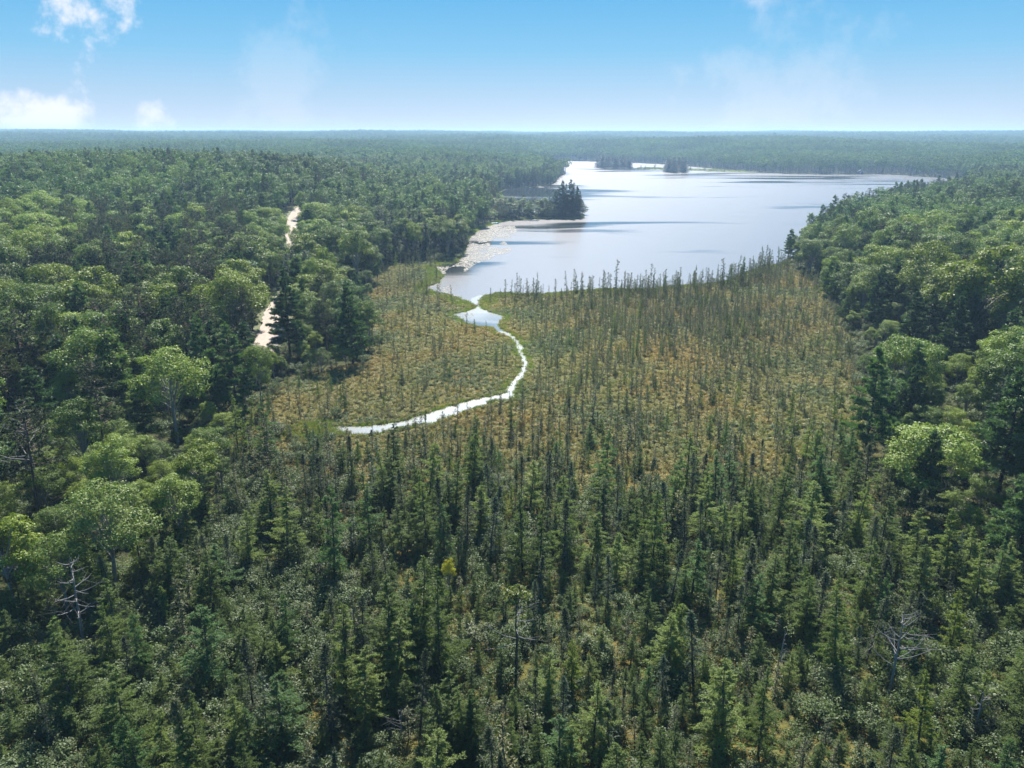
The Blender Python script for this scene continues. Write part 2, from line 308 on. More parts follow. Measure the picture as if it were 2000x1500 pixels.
def white_pine(s, H, q=1.0):
    r = np.random.default_rng(s); P = swayed(r, H, 9, .01); R0 = .013 * H; wood = [tube(P, np.linspace(R0, .03, len(P)), 7)]; lv = []
    nw = int(20 + r.integers(0, 4))
    for wi in range(nw):
        t = .20 + .78 * wi / nw; prof = .29 * H * (1.04 - t) ** .88
        for b in range(r.integers(3, 6)):
            ln = prof * r.uniform(.55, 1.15); az = r.random() * 6.283; h = np.array([math.cos(az), math.sin(az), 0]); side = np.array([-h[1], h[0], 0])
            b0 = along(P, np.array([t + r.normal(0, .008)]))[0]; rise = r.uniform(-.05, .16) + .25 * (t - .5)
            p1 = b0 + h * ln * .55 + [0, 0, rise * ln * .3]; p2 = b0 + h * ln + [0, 0, (rise + .12) * ln]
            wood.append(tube([b0, p1, p2], [R0 * .28, R0 * .16, .015], 3))
            nt_ = max(3, int(ln * 6.5 * q)); s_ = .3 + .72 * r.random(nt_)
            c = b0 + h * (s_ * ln)[:, None] + side * (r.normal(0, .26 * ln, nt_) * (1.15 - s_))[:, None]
            c[:, 2] += rise * ln * s_ * .5 + .5 * s_ ** 2 * (.12 + rise * .5) * ln + r.normal(0, .08, nt_)
            k = int(16 * min(1, q * 1.2)); cc = np.repeat(c, k, 0); n_ = len(cc)
            d = r.normal(size=(n_, 3)) * [.8, .8, .55] + h * .55 + [0, 0, .55]
            lv.append(needles(r, cc + r.normal(0, .1, (n_, 3)), d, .58 * r.uniform(.6, 1.25, n_), .165 / q ** .7 * r.uniform(.7, 1.3, n_)))
    k = 40; cc = np.repeat(P[-1:], k, 0) - np.column_stack([np.zeros((k, 2)), r.random(k) * .8]); lv.append(needles(r, cc, r.normal(size=(k, 3)) * .7 + [0, 0, .8], np.full(k, .5), np.full(k, .12)))
    return wood, lv
def red_pine(s, H, q=1.0):
    r = np.random.default_rng(s); P = swayed(r, H, 9, .012); R0 = .012 * H; wood = [tube(P, np.linspace(R0, .03, len(P)), 6)]; lv = []
    nb = 64
    for i in range(nb):
        t = .42 + .57 * (i + r.random()) / nb; ln = .20 * H * math.sin(min(1, (1.02 - t) / .5) * 1.7 + .12) * r.uniform(.5, 1.1); az = r.random() * 6.283
        h = np.array([math.cos(az), math.sin(az), 0]); b0 = along(P, np.array([t]))[0]; rise = r.uniform(-.1, .45)
        p1 = b0 + h * ln * .6 + [0, 0, rise * ln * .4]; p2 = b0 + h * ln + [0, 0, rise * ln]
        wood.append(tube([b0, p1, p2], [R0 * .3, R0 * .18, .02], 3))
        if r.random() < .12 and t < .7: continue
        nt_ = max(2, int(ln * 3.2 * q)); s_ = .45 + .6 * r.random(nt_)
        c = b0 + (p2 - b0) * s_[:, None] + r.normal(0, .32, (nt_, 3)) * [1, 1, .6]
        k = int(20 * min(1, q * 1.2)); cc = np.repeat(c, k, 0); n_ = len(cc)
        lv.append(needles(r, cc, r.normal(size=(n_, 3)) + [0, 0, .5], .46 * r.uniform(.6, 1.2, n_), .10 / q ** .7 * r.uniform(.7, 1.3, n_)))
    return wood, lv
def broadleaf(s, H, Rc, nl, per, leaf, low=.32, zs=.85, wood_on=True, lobe=.34):
    r = np.random.default_rng(s); c0 = np.array([0, 0, H * (1 + low) / 2]); rz = H * (1 - low) / 2
    d = norm(r.normal(size=(nl * 3, 3))); d = d[d[:, 2] > -.55][:nl]; n = len(d)
    rad = np.array([Rc, Rc, rz]) * r.uniform(.5, .9, (n, 1)); cen = c0 + d * rad
    lr = lobe * Rc * r.uniform(.7, 1.25, n); lv = []
    for i in range(n):
        k = int(per * (lr[i] / (lobe * Rc)) ** 2); dd = norm(r.normal(size=(k, 3)) + d[i] * .55 + [0, 0, .35])
        rr = lr[i] * (r.random(k) ** .22) * (1 + .25 * np.sin(dd[:, 0] * 5 + i) * np.cos(dd[:, 1] * 6))
        pos = cen[i] + dd * rr[:, None] * [1.1, 1.1, zs]
        nrm = dd * .7 + r.normal(size=(k, 3)) * .5 + [0, 0, .25]
        lv.append(leaves(r, pos, nrm, leaf * r.uniform(.65, 1.3, k)))
    P = swayed(r, H * .72, 6, .02); wood = [tube(P, np.linspace(.016 * H, .07, 6), 6)]
    if wood_on:
        for i in range(0, n, 2):
            st = along(P, np.array([r.uniform(.4, .85)]))[0]
            if cen[i][2] > st[2] - .5: wood.append(tube([st, (st + cen[i]) / 2 + [0, 0, .3], cen[i]], [.006 * H, .004 * H, .02], 4))
    return wood, lv
def bush(s, H, Rb, n_, leaf):
    r = np.random.default_rng(s); nl = 9; lv = []; wood = []
    for i in range(nl):
        a = r.random() * 6.283; q = Rb * math.sqrt(r.random()) * .75; c = np.array([q * math.cos(a), q * math.sin(a), H * r.uniform(.45, .85)])
        wood.append(tube([[0, 0, 0], c * [.6, .6, .6], c], [.03, .02, .01], 3)); k = n_ // nl
        dd = norm(r.normal(size=(k, 3)) + [0, 0, .4]); pos = c + dd * (Rb * .45 * r.random(k) ** .4)[:, None]; pos[:, 2] = np.maximum(pos[:, 2], .05)
        lv.append(leaves(r, pos, dd * .6 + r.normal(size=(k, 3)) * .5 + [0, 0, .5], leaf * r.uniform(.6, 1.3, k)))
    return wood, lv

PROTO = {}                                  # kind -> list of dict(trunk, crown, both, H)
hidden = {}
def add_proto(kind, wl, H, lm, wm, seps=True):
    wv, wf = join(wl[0]); lvv, lf = join(wl[1])
    d = dict(H=H)
    if seps:
        d['trunk'] = make_mesh(kind + '_trunk', wv, wf, [wm], smooth=True); d['crown'] = make_mesh(kind + '_crown', lvv, lf, [lm])
    V, Fc = join([(wv, f) for f in wf] + [(lvv, f) for f in lf]) if len(lf) == 1 and len(wf) == 1 else (None, None)
    nq = [len(f) for f in wf], [len(f) for f in lf]
    if V is None: raise RuntimeError('mixed faces')
    if lf[0].shape[1] == 3: idx = np.r_[np.ones(len(lf[0])), np.zeros(len(wf[0]))]
    else: idx = np.r_[np.zeros(len(wf[0])), np.ones(len(lf[0]))]
    d['both'] = make_mesh(kind + '_plant', V, Fc, [wm, lm], idx)
    PROTO.setdefault(kind, []).append(d)
for s in range(5): add_proto('tamarack', tamarack(10 + s, 12 + .6 * s), 12 + .6 * s, M['tamarack'], M['bark'])
for s in range(5): add_proto('black_spruce', spruce(30 + s, 11 + .5 * s), 11 + .5 * s, M['spruce'], M['bark'])
for s in range(6): add_proto('bog_spruce', bog_spruce(50 + s), 7, M['bogspruce'], M['twig'])
for s in range(4): add_proto('white_pine', white_pine(70 + s, 22), 22, M['pine'], M['bark'])
for s in range(3): add_proto('red_pine', red_pine(80 + s, 20), 20, M['redpine'], M['bark_red'])
for s in range(3): add_proto('fir_tree', fir(90 + s, 16), 16, M['fir'], M['bark'])
shapes = [(18, 5.0, .30), (20, 5.6, .36), (17, 3.8, .26), (21, 4.6, .34), (15, 4.2, .22)]
for s, (h, rc, lo) in enumerate(shapes): add_proto('broadleaf_tree', broadleaf(100 + s, h, rc, 40, 300, .15, lo, lobe=.28), h, M['maple'], M['bark_pale'])
for s, (h, rc, lo) in enumerate(shapes): add_proto('broad_mid', broadleaf(120 + s, h, rc, 30, 70, .27, lo, wood_on=False, lobe=.29), h, M['maple'], M['bark_pale'], False)
for s, (h, rc, lo) in enumerate(shapes[:4]): add_proto('broad_far', broadleaf(140 + s, h, rc * 1.15, 11, 15, .95, .2, wood_on=False, lobe=.45), h, M['maple_far'], M['bark_pale'], False)
for s in range(3): add_proto('fir_far', fir(160 + s, 17, .22), 17, M['fir'], M['bark'], False)
for s in range(2): add_proto('pine_mid', white_pine(170 + s, 22, .5), 22, M['pine'], M['bark'], False)
for s in range(2): add_proto('redpine_mid', red_pine(175 + s, 20, .55), 20, M['redpine'], M['bark_red'], False)
for s in range(4): add_proto('bush', bush(180 + s, 2.2, 1.4, 900, .092), 2.2, M['shrub'], M['twig'])
for s in range(3): add_proto('bog_clump', bush(190 + s, .65, .85, 160, .10), .65, M['bogshrub'], M['twig'], False)
def sedge(seed):
    r = np.random.default_rng(seed); k = 60; c = np.column_stack([r.normal(0, .35, (k, 2)), np.zeros(k)])
    return [tube([[0, 0, 0], [0, 0, .05]], [.02, .01], 3)], [needles(r, c, r.normal(size=(k, 3)) * [.45, .45, .1] + [0, 0, 1], r.uniform(.5, 1.0, k), np.full(k, .09))]
for s in range(2): add_proto('sedge', sedge(200 + s), 1, M['sedge'], M['twig'], False)

# ---------------------------------------------------------------- object helpers
def tag(o, label, cat=None, group=None, kind=None):
    o['label'] = label
    if cat: o['category'] = cat
    if group: o['group'] = group
    if kind: o['kind'] = kind
    return o
def link(name, me, parent=None):
    o = bpy.data.objects.new(name, me); C.objects.link(o); o.parent = parent
    return o
def flat_poly(name, poly, z, m):
    me = bpy.data.meshes.new(name); me.from_pydata([(x, y, z) for x, y in poly], [], [list(range(len(poly)))]); me.materials.append(m)
    import bmesh
    b = bmesh.new(); b.from_mesh(me); bmesh.ops.triangulate(b, faces=b.faces[:], ngon_method='EAR_CLIP')
    for f in b.faces:
        if f.normal.z < 0: f.normal_flip()
    b.to_mesh(me); b.free()
    return link(name, me)
_gn = {}
def scatter(name, kind_list, x, y, z, scale, label, cat, squash=None, rot=None):
    """one stuff object: points that carry copies of the plants in kind_list; kind index per point in 'ix'"""
    protos = [p['both'] for k in kind_list for p in PROTO[k]]
    col = bpy.data.collections.new(name + '_plants')
    for i, me in enumerate(protos): col.objects.link(bpy.data.objects.new(f'{name}_{i:03d}', me))
    n = len(x); me = bpy.data.meshes.new(name); me.vertices.add(n); me.vertices.foreach_set('co', np.column_stack([x, y, z]).astype(np.float32).ravel())
    return col, me
def finish_scatter(name, col, me, ix, scale, rz, tilt, label, cat):
    n = len(me.vertices)
    a = me.attributes.new('ix', 'INT', 'POINT'); a.data.foreach_set('value', np.asarray(ix, np.int32))
    a = me.attributes.new('sc', 'FLOAT_VECTOR', 'POINT'); a.data.foreach_set('vector', np.asarray(scale, np.float32).ravel())
    a = me.attributes.new('ro', 'FLOAT_VECTOR', 'POINT'); a.data.foreach_set('vector', np.column_stack([tilt, rz]).astype(np.float32).ravel())
    ng = bpy.data.node_groups.new(name, 'GeometryNodeTree')
    ng.interface.new_socket('Geometry', in_out='INPUT', socket_type='NodeSocketGeometry'); ng.interface.new_socket('Geometry', in_out='OUTPUT', socket_type='NodeSocketGeometry')
    n_ = ng.nodes.new; gi = n_('NodeGroupInput'); go = n_('NodeGroupOutput'); iop = n_('GeometryNodeInstanceOnPoints'); ci = n_('GeometryNodeCollectionInfo')
    ci.inputs['Collection'].default_value = col; ci.inputs['Separate Children'].default_value = True; ci.inputs['Reset Children'].default_value = True
    def attr(nm, ty): q = n_('GeometryNodeInputNamedAttribute'); q.data_type = ty; q.inputs['Name'].default_value = nm; return q.outputs['Attribute']
    e2r = n_('FunctionNodeEulerToRotation'); l = ng.links.new
    l(gi.outputs[0], iop.inputs['Points']); l(ci.outputs[0], iop.inputs['Instance']); iop.inputs['Pick Instance'].default_value = True
    l(attr('ix', 'INT'), iop.inputs['Instance Index']); l(attr('ro', 'FLOAT_VECTOR'), e2r.inputs[0]); l(e2r.outputs[0], iop.inputs['Rotation']); l(attr('sc', 'FLOAT_VECTOR'), iop.inputs['Scale'])
    l(iop.outputs[0], go.inputs[0])
    o = link(name, me); md = o.modifiers.new('plants', 'NODES'); md.node_group = ng
    tag(o, label, cat, kind='stuff'); return o
def stuff(name, kinds, T, label, cat):
    """T: dict of arrays x y z s rz ix tx ty (ix counts through the prototypes of kinds in turn)"""
    if len(T['x']) == 0: return
    col, me = scatter(name, kinds, T['x'], T['y'], T['z'], None, None, None)
    return finish_scatter(name, col, me, T['ix'], np.column_stack([T['w'], T['w'], T['s']]), T['rz'], np.column_stack([T['tx'], T['ty']]), label, cat)

# ---------------------------------------------------------------- the ground, one sheet to the horizon
nu, nv = 380, 470
ty = np.concatenate([np.linspace(-60, 60, 14)[:-1], 60 * (8200 / 60) ** (np.linspace(0, 1, nv - 13))])
uu = np.linspace(-1, 1, nu); GX = uu[None, :] * (140 + .82 * np.maximum(ty, 0))[:, None]; GY = np.repeat(ty[:, None], nu, 1)
gz = ground_z(GX.ravel(), GY.ravel())
pd = pdist(ROAD, GX.ravel(), GY.ravel(), False)
lk = inside(LAKE, GX.ravel(), GY.ravel()); gz = np.where(lk, -0.05, gz)
V = np.column_stack([GX.ravel(), GY.ravel(), gz]); i = np.arange(nv - 1)[:, None] * nu + np.arange(nu - 1)[None]
Q = np.stack([i, i + 1, i + nu + 1, i + nu], -1).reshape(-1, 4)
# ground: bog moss / forest litter chosen by a mask stored on the vertices
m, n, l = mat('ground_cover'); o = n('ShaderNodeOutputMaterial'); p = n('ShaderNodeBsdfPrincipled'); p.inputs['Roughness'].default_value = .95; p.inputs['Specular IOR Level'].default_value = .1
at = n('ShaderNodeAttribute'); at.attribute_name = 'bog'; tcn = n('ShaderNodeTexCoord')
def nz(scale, det=5):
    q = n('ShaderNodeTexNoise'); q.inputs['Scale'].default_value = scale; q.inputs['Detail'].default_value = det; q.inputs['Roughness'].default_value = .65; l(tcn.outputs['Object'], q.inputs['Vector']); return q.outputs['Fac']
def rp(fac, cols, lo=.35, hi=.65):
    q = n('ShaderNodeValToRGB'); el = q.color_ramp.elements
    while len(el) < len(cols): el.new(.5)
    for k, c in enumerate(cols): el[k].position = lo + (hi - lo) * k / (len(cols) - 1); el[k].color = (*c, 1)
    l(fac, q.inputs[0]); return q.outputs[0]
bogc = rp(nz(.03), [(.150, .108, .032), (.120, .110, .036), (.090, .105, .036)]); fine = rp(nz(.9), [(.35, .35, .35), (1.25, 1.2, 1.1)], .3, .7)
mb = n('ShaderNodeMix'); mb.data_type = 'RGBA'; mb.blend_type = 'MULTIPLY'; mb.inputs[0].default_value = 1; l(bogc, mb.inputs[6]); l(fine, mb.inputs[7])
forc = rp(nz(.35), [(.022, .024, .012), (.045, .048, .020), (.030, .045, .014)])
mg = n('ShaderNodeMix'); mg.data_type = 'RGBA'; l(at.outputs['Fac'], mg.inputs[0]); l(forc, mg.inputs[6]); l(mb.outputs[2], mg.inputs[7]); l(mg.outputs[2], p.inputs['Base Color']); l(p.outputs[0], o.inputs[0])
bm_ = n('ShaderNodeBump'); bm_.inputs['Strength'].default_value = .8; bm_.inputs['Distance'].default_value = .5; l(nz(1.3), bm_.inputs['Height']); l(bm_.outputs[0], p.inputs['Normal'])
gme = make_mesh('ground', V, [Q], [m], smooth=True)
a = gme.attributes.new('bog', 'FLOAT', 'POINT')
bd = np.where(inside(BOG, V[:, 0], V[:, 1]), -1, 1) * pdist(BOG, V[:, 0], V[:, 1]); a.data.foreach_set('value', (1 - sm(bd, -6, 6)).astype(np.float32))
g = tag(link('ground', gme), 'forest floor and orange brown bog running to the horizon', 'ground', kind='structure')

# ---------------------------------------------------------------- water
def water_mat(name, calm, rough, wave, bstr, tint, lee=(), refl=.43):
    m, n, l = mat(name); o = n('ShaderNodeOutputMaterial'); tcn = n('ShaderNodeTexCoord')
    mp = n('ShaderNodeMapping'); mp.inputs['Scale'].default_value = (.006, .022, 1); l(tcn.outputs['Object'], mp.inputs[0])
    big = n('ShaderNodeTexNoise'); big.inputs['Scale'].default_value = 1.0; big.inputs['Detail'].default_value = 4; big.inputs['Distortion'].default_value = .6; l(mp.outputs[0], big.inputs['Vector'])
    rm = n('ShaderNodeMapRange'); rm.interpolation_type = 'SMOOTHSTEP'; rm.inputs['From Min'].default_value = .17; rm.inputs['From Max'].default_value = .38; rm.inputs['To Min'].default_value = calm; rm.inputs['To Max'].default_value = rough
    fac = big.outputs['Fac']
    for (cu, cv, rad) in lee:
        gx_, gy_ = to_ground(cu, cv); dn = n('ShaderNodeVectorMath'); dn.operation = 'DISTANCE'; dn.inputs[1].default_value = (gx_, gy_, 0); l(tcn.outputs['Object'], dn.inputs[0])
        dm = n('ShaderNodeMapRange'); dm.interpolation_type = 'SMOOTHSTEP'; dm.inputs['From Min'].default_value = 0; dm.inputs['From Max'].default_value = rad; dm.inputs['To Min'].default_value = -.2; dm.inputs['To Max'].default_value = 0; l(dn.outputs['Value'], dm.inputs['Value'])
        ad = n('ShaderNodeMath'); l(fac, ad.inputs[0]); l(dm.outputs[0], ad.inputs[1]); fac = ad.outputs[0]
    l(fac, rm.inputs['Value'])
    wv = n('ShaderNodeTexNoise'); wv.inputs['Scale'].default_value = wave; wv.inputs['Detail'].default_value = 3; l(tcn.outputs['Object'], wv.inputs['Vector'])
    b = n('ShaderNodeBump'); b.inputs['Strength'].default_value = bstr; b.inputs['Distance'].default_value = .1; l(wv.outputs['Fac'], b.inputs['Height'])
    gl = n('ShaderNodeBsdfGlossy'); gl.inputs['Color'].default_value = tint; l(rm.outputs[0], gl.inputs['Roughness']); l(b.outputs[0], gl.inputs['Normal'])
    df = n('ShaderNodeBsdfDiffuse'); df.inputs['Color'].default_value = (.020, .026, .026, 1)
    ms = n('ShaderNodeMixShader'); ms.inputs[0].default_value = refl; l(df.outputs[0], ms.inputs[1]); l(gl.outputs[0], ms.inputs[2]); l(ms.outputs[0], o.inputs[0])
    return m
M['lake'] = water_mat('lake_water', .05, .235, .8, .05, (1, .95, .97, 1), [(1080, 435, 130), (940, 480, 90), (1205, 331, 160), (1322, 340, 120), (1620, 348, 330), (870, 540, 60), (1030, 375, 160), (1020, 388, 150), (1040, 368, 150)]); M['stream'] = water_mat('stream_water', .08, .26, 1.5, .10, (1, 1, 1, 1))
tag(flat_poly('lake', LAKE, .03, M['lake']), 'pale calm lake reflecting the sky between the woods', 'lake', kind='structure')
tag(flat_poly('stream', STREAM, .045, M['stream']), 'bright winding stream crossing the bog to the lake', 'stream', kind='structure')
M['marsh'] = noise_mat('marsh_soil', [(.05, .055, .02), (.12, .12, .045)], .3)
isle_txt = ['long wooded island by the far shore', 'small round wooded island in the lake', 'low marsh bar between the two islands', 'low marsh spit before the far woods']
for q, p_ in enumerate(ISLES):
    cx, cyy = p_.mean(0); n_ = len(p_)
    Vv = np.vstack([np.column_stack([p_, np.full(n_, -.02)]), np.column_stack([cx + (p_[:, 0] - cx) * .9, cyy + (p_[:, 1] - cyy) * .9, np.full(n_, .5)])])
    k = np.arange(n_); sideq = np.stack([k, (k + 1) % n_, (k + 1) % n_ + n_, k + n_], -1)
    me = bpy.data.meshes.new('island'); me.from_pydata(Vv.tolist(), [], sideq.tolist() + [list(range(n_, 2 * n_))]); me.materials.append(M['marsh'])
    o_ = link('island', me); tag(o_, isle_txt[q], 'island', kind='structure')

# ---------------------------------------------------------------- gravel road
M['gravel'] = noise_mat('pale_gravel', [(.25, .20, .165), (.31, .26, .22), (.36, .31, .27)], 1.2, .95, .3)
M['verge'] = noise_mat('sandy_verge', [(.10, .085, .04), (.07, .09, .03), (.14, .11, .065)], .8, .95, .3)
def ribbon(name, cl, half, dz, m, wob=0.3):
    cl = np.asarray(cl); seg = np.r_[0, np.cumsum(np.hypot(*np.diff(cl, axis=0).T))]; s = np.arange(0, seg[-1], 2.0)
    c = np.column_stack([np.interp(s, seg, cl[:, 0]), np.interp(s, seg, cl[:, 1])]); t = norm(np.gradient(c, axis=0)); nn = np.column_stack([-t[:, 1], t[:, 0]])
    rows = []
    for f in np.linspace(-1, 1, 7):
        wv = half * f + (rng.normal(0, wob, len(c)) if abs(f) > .9 else 0); q = c + nn * np.asarray(wv).reshape(-1, 1)
        rows.append(np.column_stack([q, ground_z(q[:, 0], q[:, 1]) + dz + .06 * (1 - f * f)]))
    V = np.stack(rows, 1).reshape(-1, 3); k = np.arange(len(c) - 1)[:, None] * 7 + np.arange(6)[None]
    return link(name, make_mesh(name, V, [np.stack([k, k + 1, k + 8, k + 7], -1).reshape(-1, 4)], [m], smooth=True))
tag(ribbon('road_verge', ROAD, 5.6, .10, M['verge'], .5), 'sandy grass verge along the gravel road', 'verge', kind='structure')
tag(ribbon('gravel_road', ROAD, 3.6, .2, M['gravel'], .2), 'pale gravel road running through the woods', 'road', kind='structure')

# ---------------------------------------------------------------- where plants stand
def jgrid(x0, x1, y0, y1, s):
    gx, gy = np.meshgrid(np.arange(x0, x1, s), np.arange(y0, y1, s)); gx = gx.ravel() + rng.uniform(-.48, .48, gx.size) * s; gy = gy.ravel() + rng.uniform(-.48, .48, gy.size) * s
    return gx, gy
def in_fan(x, y, z=0, m=260):
    u, v, d = project(x, y, np.zeros_like(x) + z); return (u > -m) & (u < 2000 + m) & (v < 1900) & (y > 20)
on_isle = lambda x, y: np.any([inside(p_, x, y) for p_ in ISLES], 0)
TREES = []                                  # kind, proto index, x, y, z, height scale, width scale, rot
def add_tree(kind, x, y, h, wf=1.0, idx=None, tone=None, note=None, z=None):
    k = len(PROTO[kind]); idx = rng.integers(k) if idx is None else idx % k
    s = h / PROTO[kind][idx]['H']
    TREES.append(dict(kind=kind, i=int(idx), x=float(x), y=float(y), z=float(ground_z(np.array([x]), np.array([y]))[0]) if z is None else float(z), s=float(s), w=float(s * wf), rz=float(rng.random() * 6.283), tone=tone, note=note, h=h))
def tree_at(kind, u, vb, vt, wf=1.0, zg=0.0, **kw):
    """a tree whose foot is seen at (u, vb) on ground of height zg and whose top is seen at row vt"""
    x, y = to_ground(u, vb, zg)
    lo, hi = 1.0, 60.0
    for _ in range(40):
        mid = (lo + hi) / 2; vv = project(x, y, zg + mid)[1]
        if vv > vt: lo = mid
        else: hi = mid
    add_tree(kind, x, y, lo, wf, **kw)
# trees one can pick out in the photograph
P_ = lambda *a, **k: tree_at(*a, **k)
P_('white_pine', 690, 706, 538, 1.0, 1.0, note='lone tall white pine between the gravel road and the bog')
P_('white_pine', 566, 690, 515, 1.05, 2.0, note='tall dark white pine standing right beside the gravel road', tone='dark')
P_('red_pine', 640, 700, 560, .95, 1.5, note='grey barked red pine with bare twigs, between two tall white pines', tone='plain')
P_('white_pine', 412, 805, 600, .95, 2.0, note='pale white pine, left one of the pair below the road', tone='pale')
P_('white_pine', 465, 800, 612, .95, 2.0, note='pale white pine, right one of the pair below the road', tone='pale')
P_('white_pine', 90, 850, 680, 1.2, 5.0, note='broad dark white pine near the left edge', tone='dark')
P_('red_pine', 75, 1000, 770, 1.2, 3.0, note='big red pine with bare grey limbs at the left edge', tone='dark')
P_('white_pine', 285, 850, 715, .9, 3.0, note='dark white pine between pale round broadleaf trees', tone='dark')
P_('white_pine', 1703, 640, 520, 1.0, 1.5, note='white pine at the corner where the right woods meet the bog')
P_('white_pine', 1850, 720, 560, 1.15, 3.0, note='dark broad white pine above the leafy right slope', tone='dark')
P_('white_pine', 1475, 520, 520 - 1, 1.0) if False else None
P_('white_pine', 1950, 960, 690, 1.25, 3.0, note='big white pine with layered boughs at the right edge')
P_('white_pine', 1690, 880, 660, .9, 1.0, note='slim white pine on the border of the right woods', tone='pale')
P_('white_pine', 1990, 1080, 850, 1.2, 3.0, note='low spreading white pine cut by the right edge', tone='pale')
P_('broadleaf_tree', 548, 572, 488, .8, 2.5, tone='plain', note='round broadleaf tree hiding the road between its two visible patches')
P_('broadleaf_tree', 505, 575, 470, .8, 2.5, tone='yellowish', note='yellowish broadleaf tree left of the near road patch')
P_('broadleaf_tree', 580, 500, 440, .7, 3, tone='pale', note='small pale broadleaf tree right of the far road patch')
P_('broadleaf_tree', 510, 790, 655, .8, 1.5, tone='greyish', note='greyish broadleaf tree below the near road patch')
for q, (u, vb_, vt_) in enumerate(((508, 580, 488), (535, 560, 487), (610, 610, 490), (590, 604, 487), (632, 590, 470), (556, 492, 425), (552, 436, 385), (566, 431, 380), (592, 446, 392), (500, 740, 650), (535, 730, 662))): P_('broadleaf_tree', u, vb_, vt_, .85, 3., tone=('plain', 'yellowish', 'pale')[q % 3])
for u, vb_, vt_ in ((566, 590, 490), (578, 596, 484), (600, 585, 484), (545, 712, 664), (515, 716, 660)): P_('fir_tree', u, vb_, vt_, 1.5, 2.5)
for u, vt, wf in ((1092, 365, .9), (1105, 360, .9), (1118, 356, .9), (1131, 372, 1.0), (1075, 385, 1.1), (1060, 392, 1.1)): P_('fir_tree', u, 424, vt, wf * 1.4, .3, tone='dark')
for u, vt, wf in ((1098, 352, .8), (1112, 350, .85), (1126, 362, .9), (1085, 372, .8)): P_('white_pine', u, 423, vt, wf, .3, tone='dark')
for u, vb, vt, tone in ((165, 760, 603, 'pale'), (345, 850, 668, 'pale'), (232, 1010, 835, 'pale'), (358, 1060, 895, 'pale'), (400, 985, 838, 'yellowish'), (225, 1130, 915, 'greyish'), (30, 1180, 980, 'yellowish'), (130, 1180, 1020, 'plain'),
                        (1940, 800, 632, 'pale'), (1760, 800, 640, 'plain'), (1900, 690, 470, 'yellowish'), (1800, 640, 470, 'yellowish'), (190, 690, 520, 'yellowish'), (480, 640, 500, 'yellowish'), (700, 560, 430, 'pale'), (1690, 520, 400, 'plain')):
    P_('broadleaf_tree', u, vb, vt, 1.3, 2.0, tone=tone)
P_('broadleaf_tree', 878, 1165, 1088, .8, 0, tone='yellow', note='small bright yellow green tree among dark tamaracks')
for u, vb, vt, tone in ((830, 1275, 1068, 'plain'), (1020, 1120, 958, 'dark'), (1052, 1150, 985, 'dark'), (655, 1140, 945, 'bluish'), (915, 1500, 1350, 'plain'), (860, 1330, 1110, 'plain'), (1105, 1100, 930, 'plain'), (1270, 1150, 960, 'plain'),
                        (520, 905, 770, 'bluish'), (285, 1330, 1200, 'bluish'), (395, 1530, 1350, 'plain'), (1630, 1330, 1150, 'plain'), (1115, 1370, 1245, 'yellowish'), (1480, 1480, 1300, 'plain'), (1790, 1480, 1310, 'yellowish'), (1855, 1290, 1160, 'yellowish')):
    P_('tamarack', u, vb, vt, 1.15, tone=tone)
for u, vb, vt in ((865, 1090, 935), (678, 1380, 1218), (735, 1160, 1045), (758, 1165, 1043), (912, 1080, 940), (1100, 1130, 970), (110, 1480, 1335), (960, 960, 860), (690, 970, 850), (1045, 1450, 1320), (820, 1440, 1265)):
    P_('black_spruce', u, vb, vt, 1.0, tone='dark')

lakeward = lambda x, y: pdist(LAKE, x, y)
# bog and foreground
x, y = jgrid(-260, 260, 30, 420, 1.55); u, v, d = project(x, y, np.zeros_like(x))
ok = inside(BOG, x, y) & ~inside(STREAM, x, y) & in_fan(x, y) & (pdist(STREAM, x, y) > .8) & (lakeward(x, y) > 1.0)
x, y, u, v, d = x[ok], y[ok], u[ok], v[ok], d[ok]
near = sm(v, 900, 1180)
dens = .16 + .22 * sm(v, 620, 560) + .0 * v
west = sm(-u, -1040, -960) * (1 - sm(v, 820, 900))                       # open orange bog west of the stream
dens = np.where(west > .5, .085, .28 * (1 - .55 * sm(v, 690, 830) * (1 - near))) * (0.35 + 1.3 * fnoise(x, y, 22, 21))
dens *= 1 + .5 * sm(u, 1040, 1120) * (1 - sm(v, 660, 720)) * (1 - sm(u, 1480, 1560))
dens *= 1 - .75 * np.exp(-((u - 1120) / 110) ** 2 - ((v - 585) / 16) ** 2)
dens *= 1 - .6 * np.exp(-((u - 1570) / 90) ** 2 - ((v - 720) / 90) ** 2)
dens = dens * (1 - near) + near * (.18 * np.clip((fnoise(x, y, 15, 33) - .32) * 4.2, .12, 2.0))
pick = rng.random(len(x)) < dens
x, y, u, v = x[pick], y[pick], u[pick], v[pick]; near = near[pick]
shore = np.minimum(lakeward(x, y), 99) < 16; ds_ = pdist(STREAM, x, y)
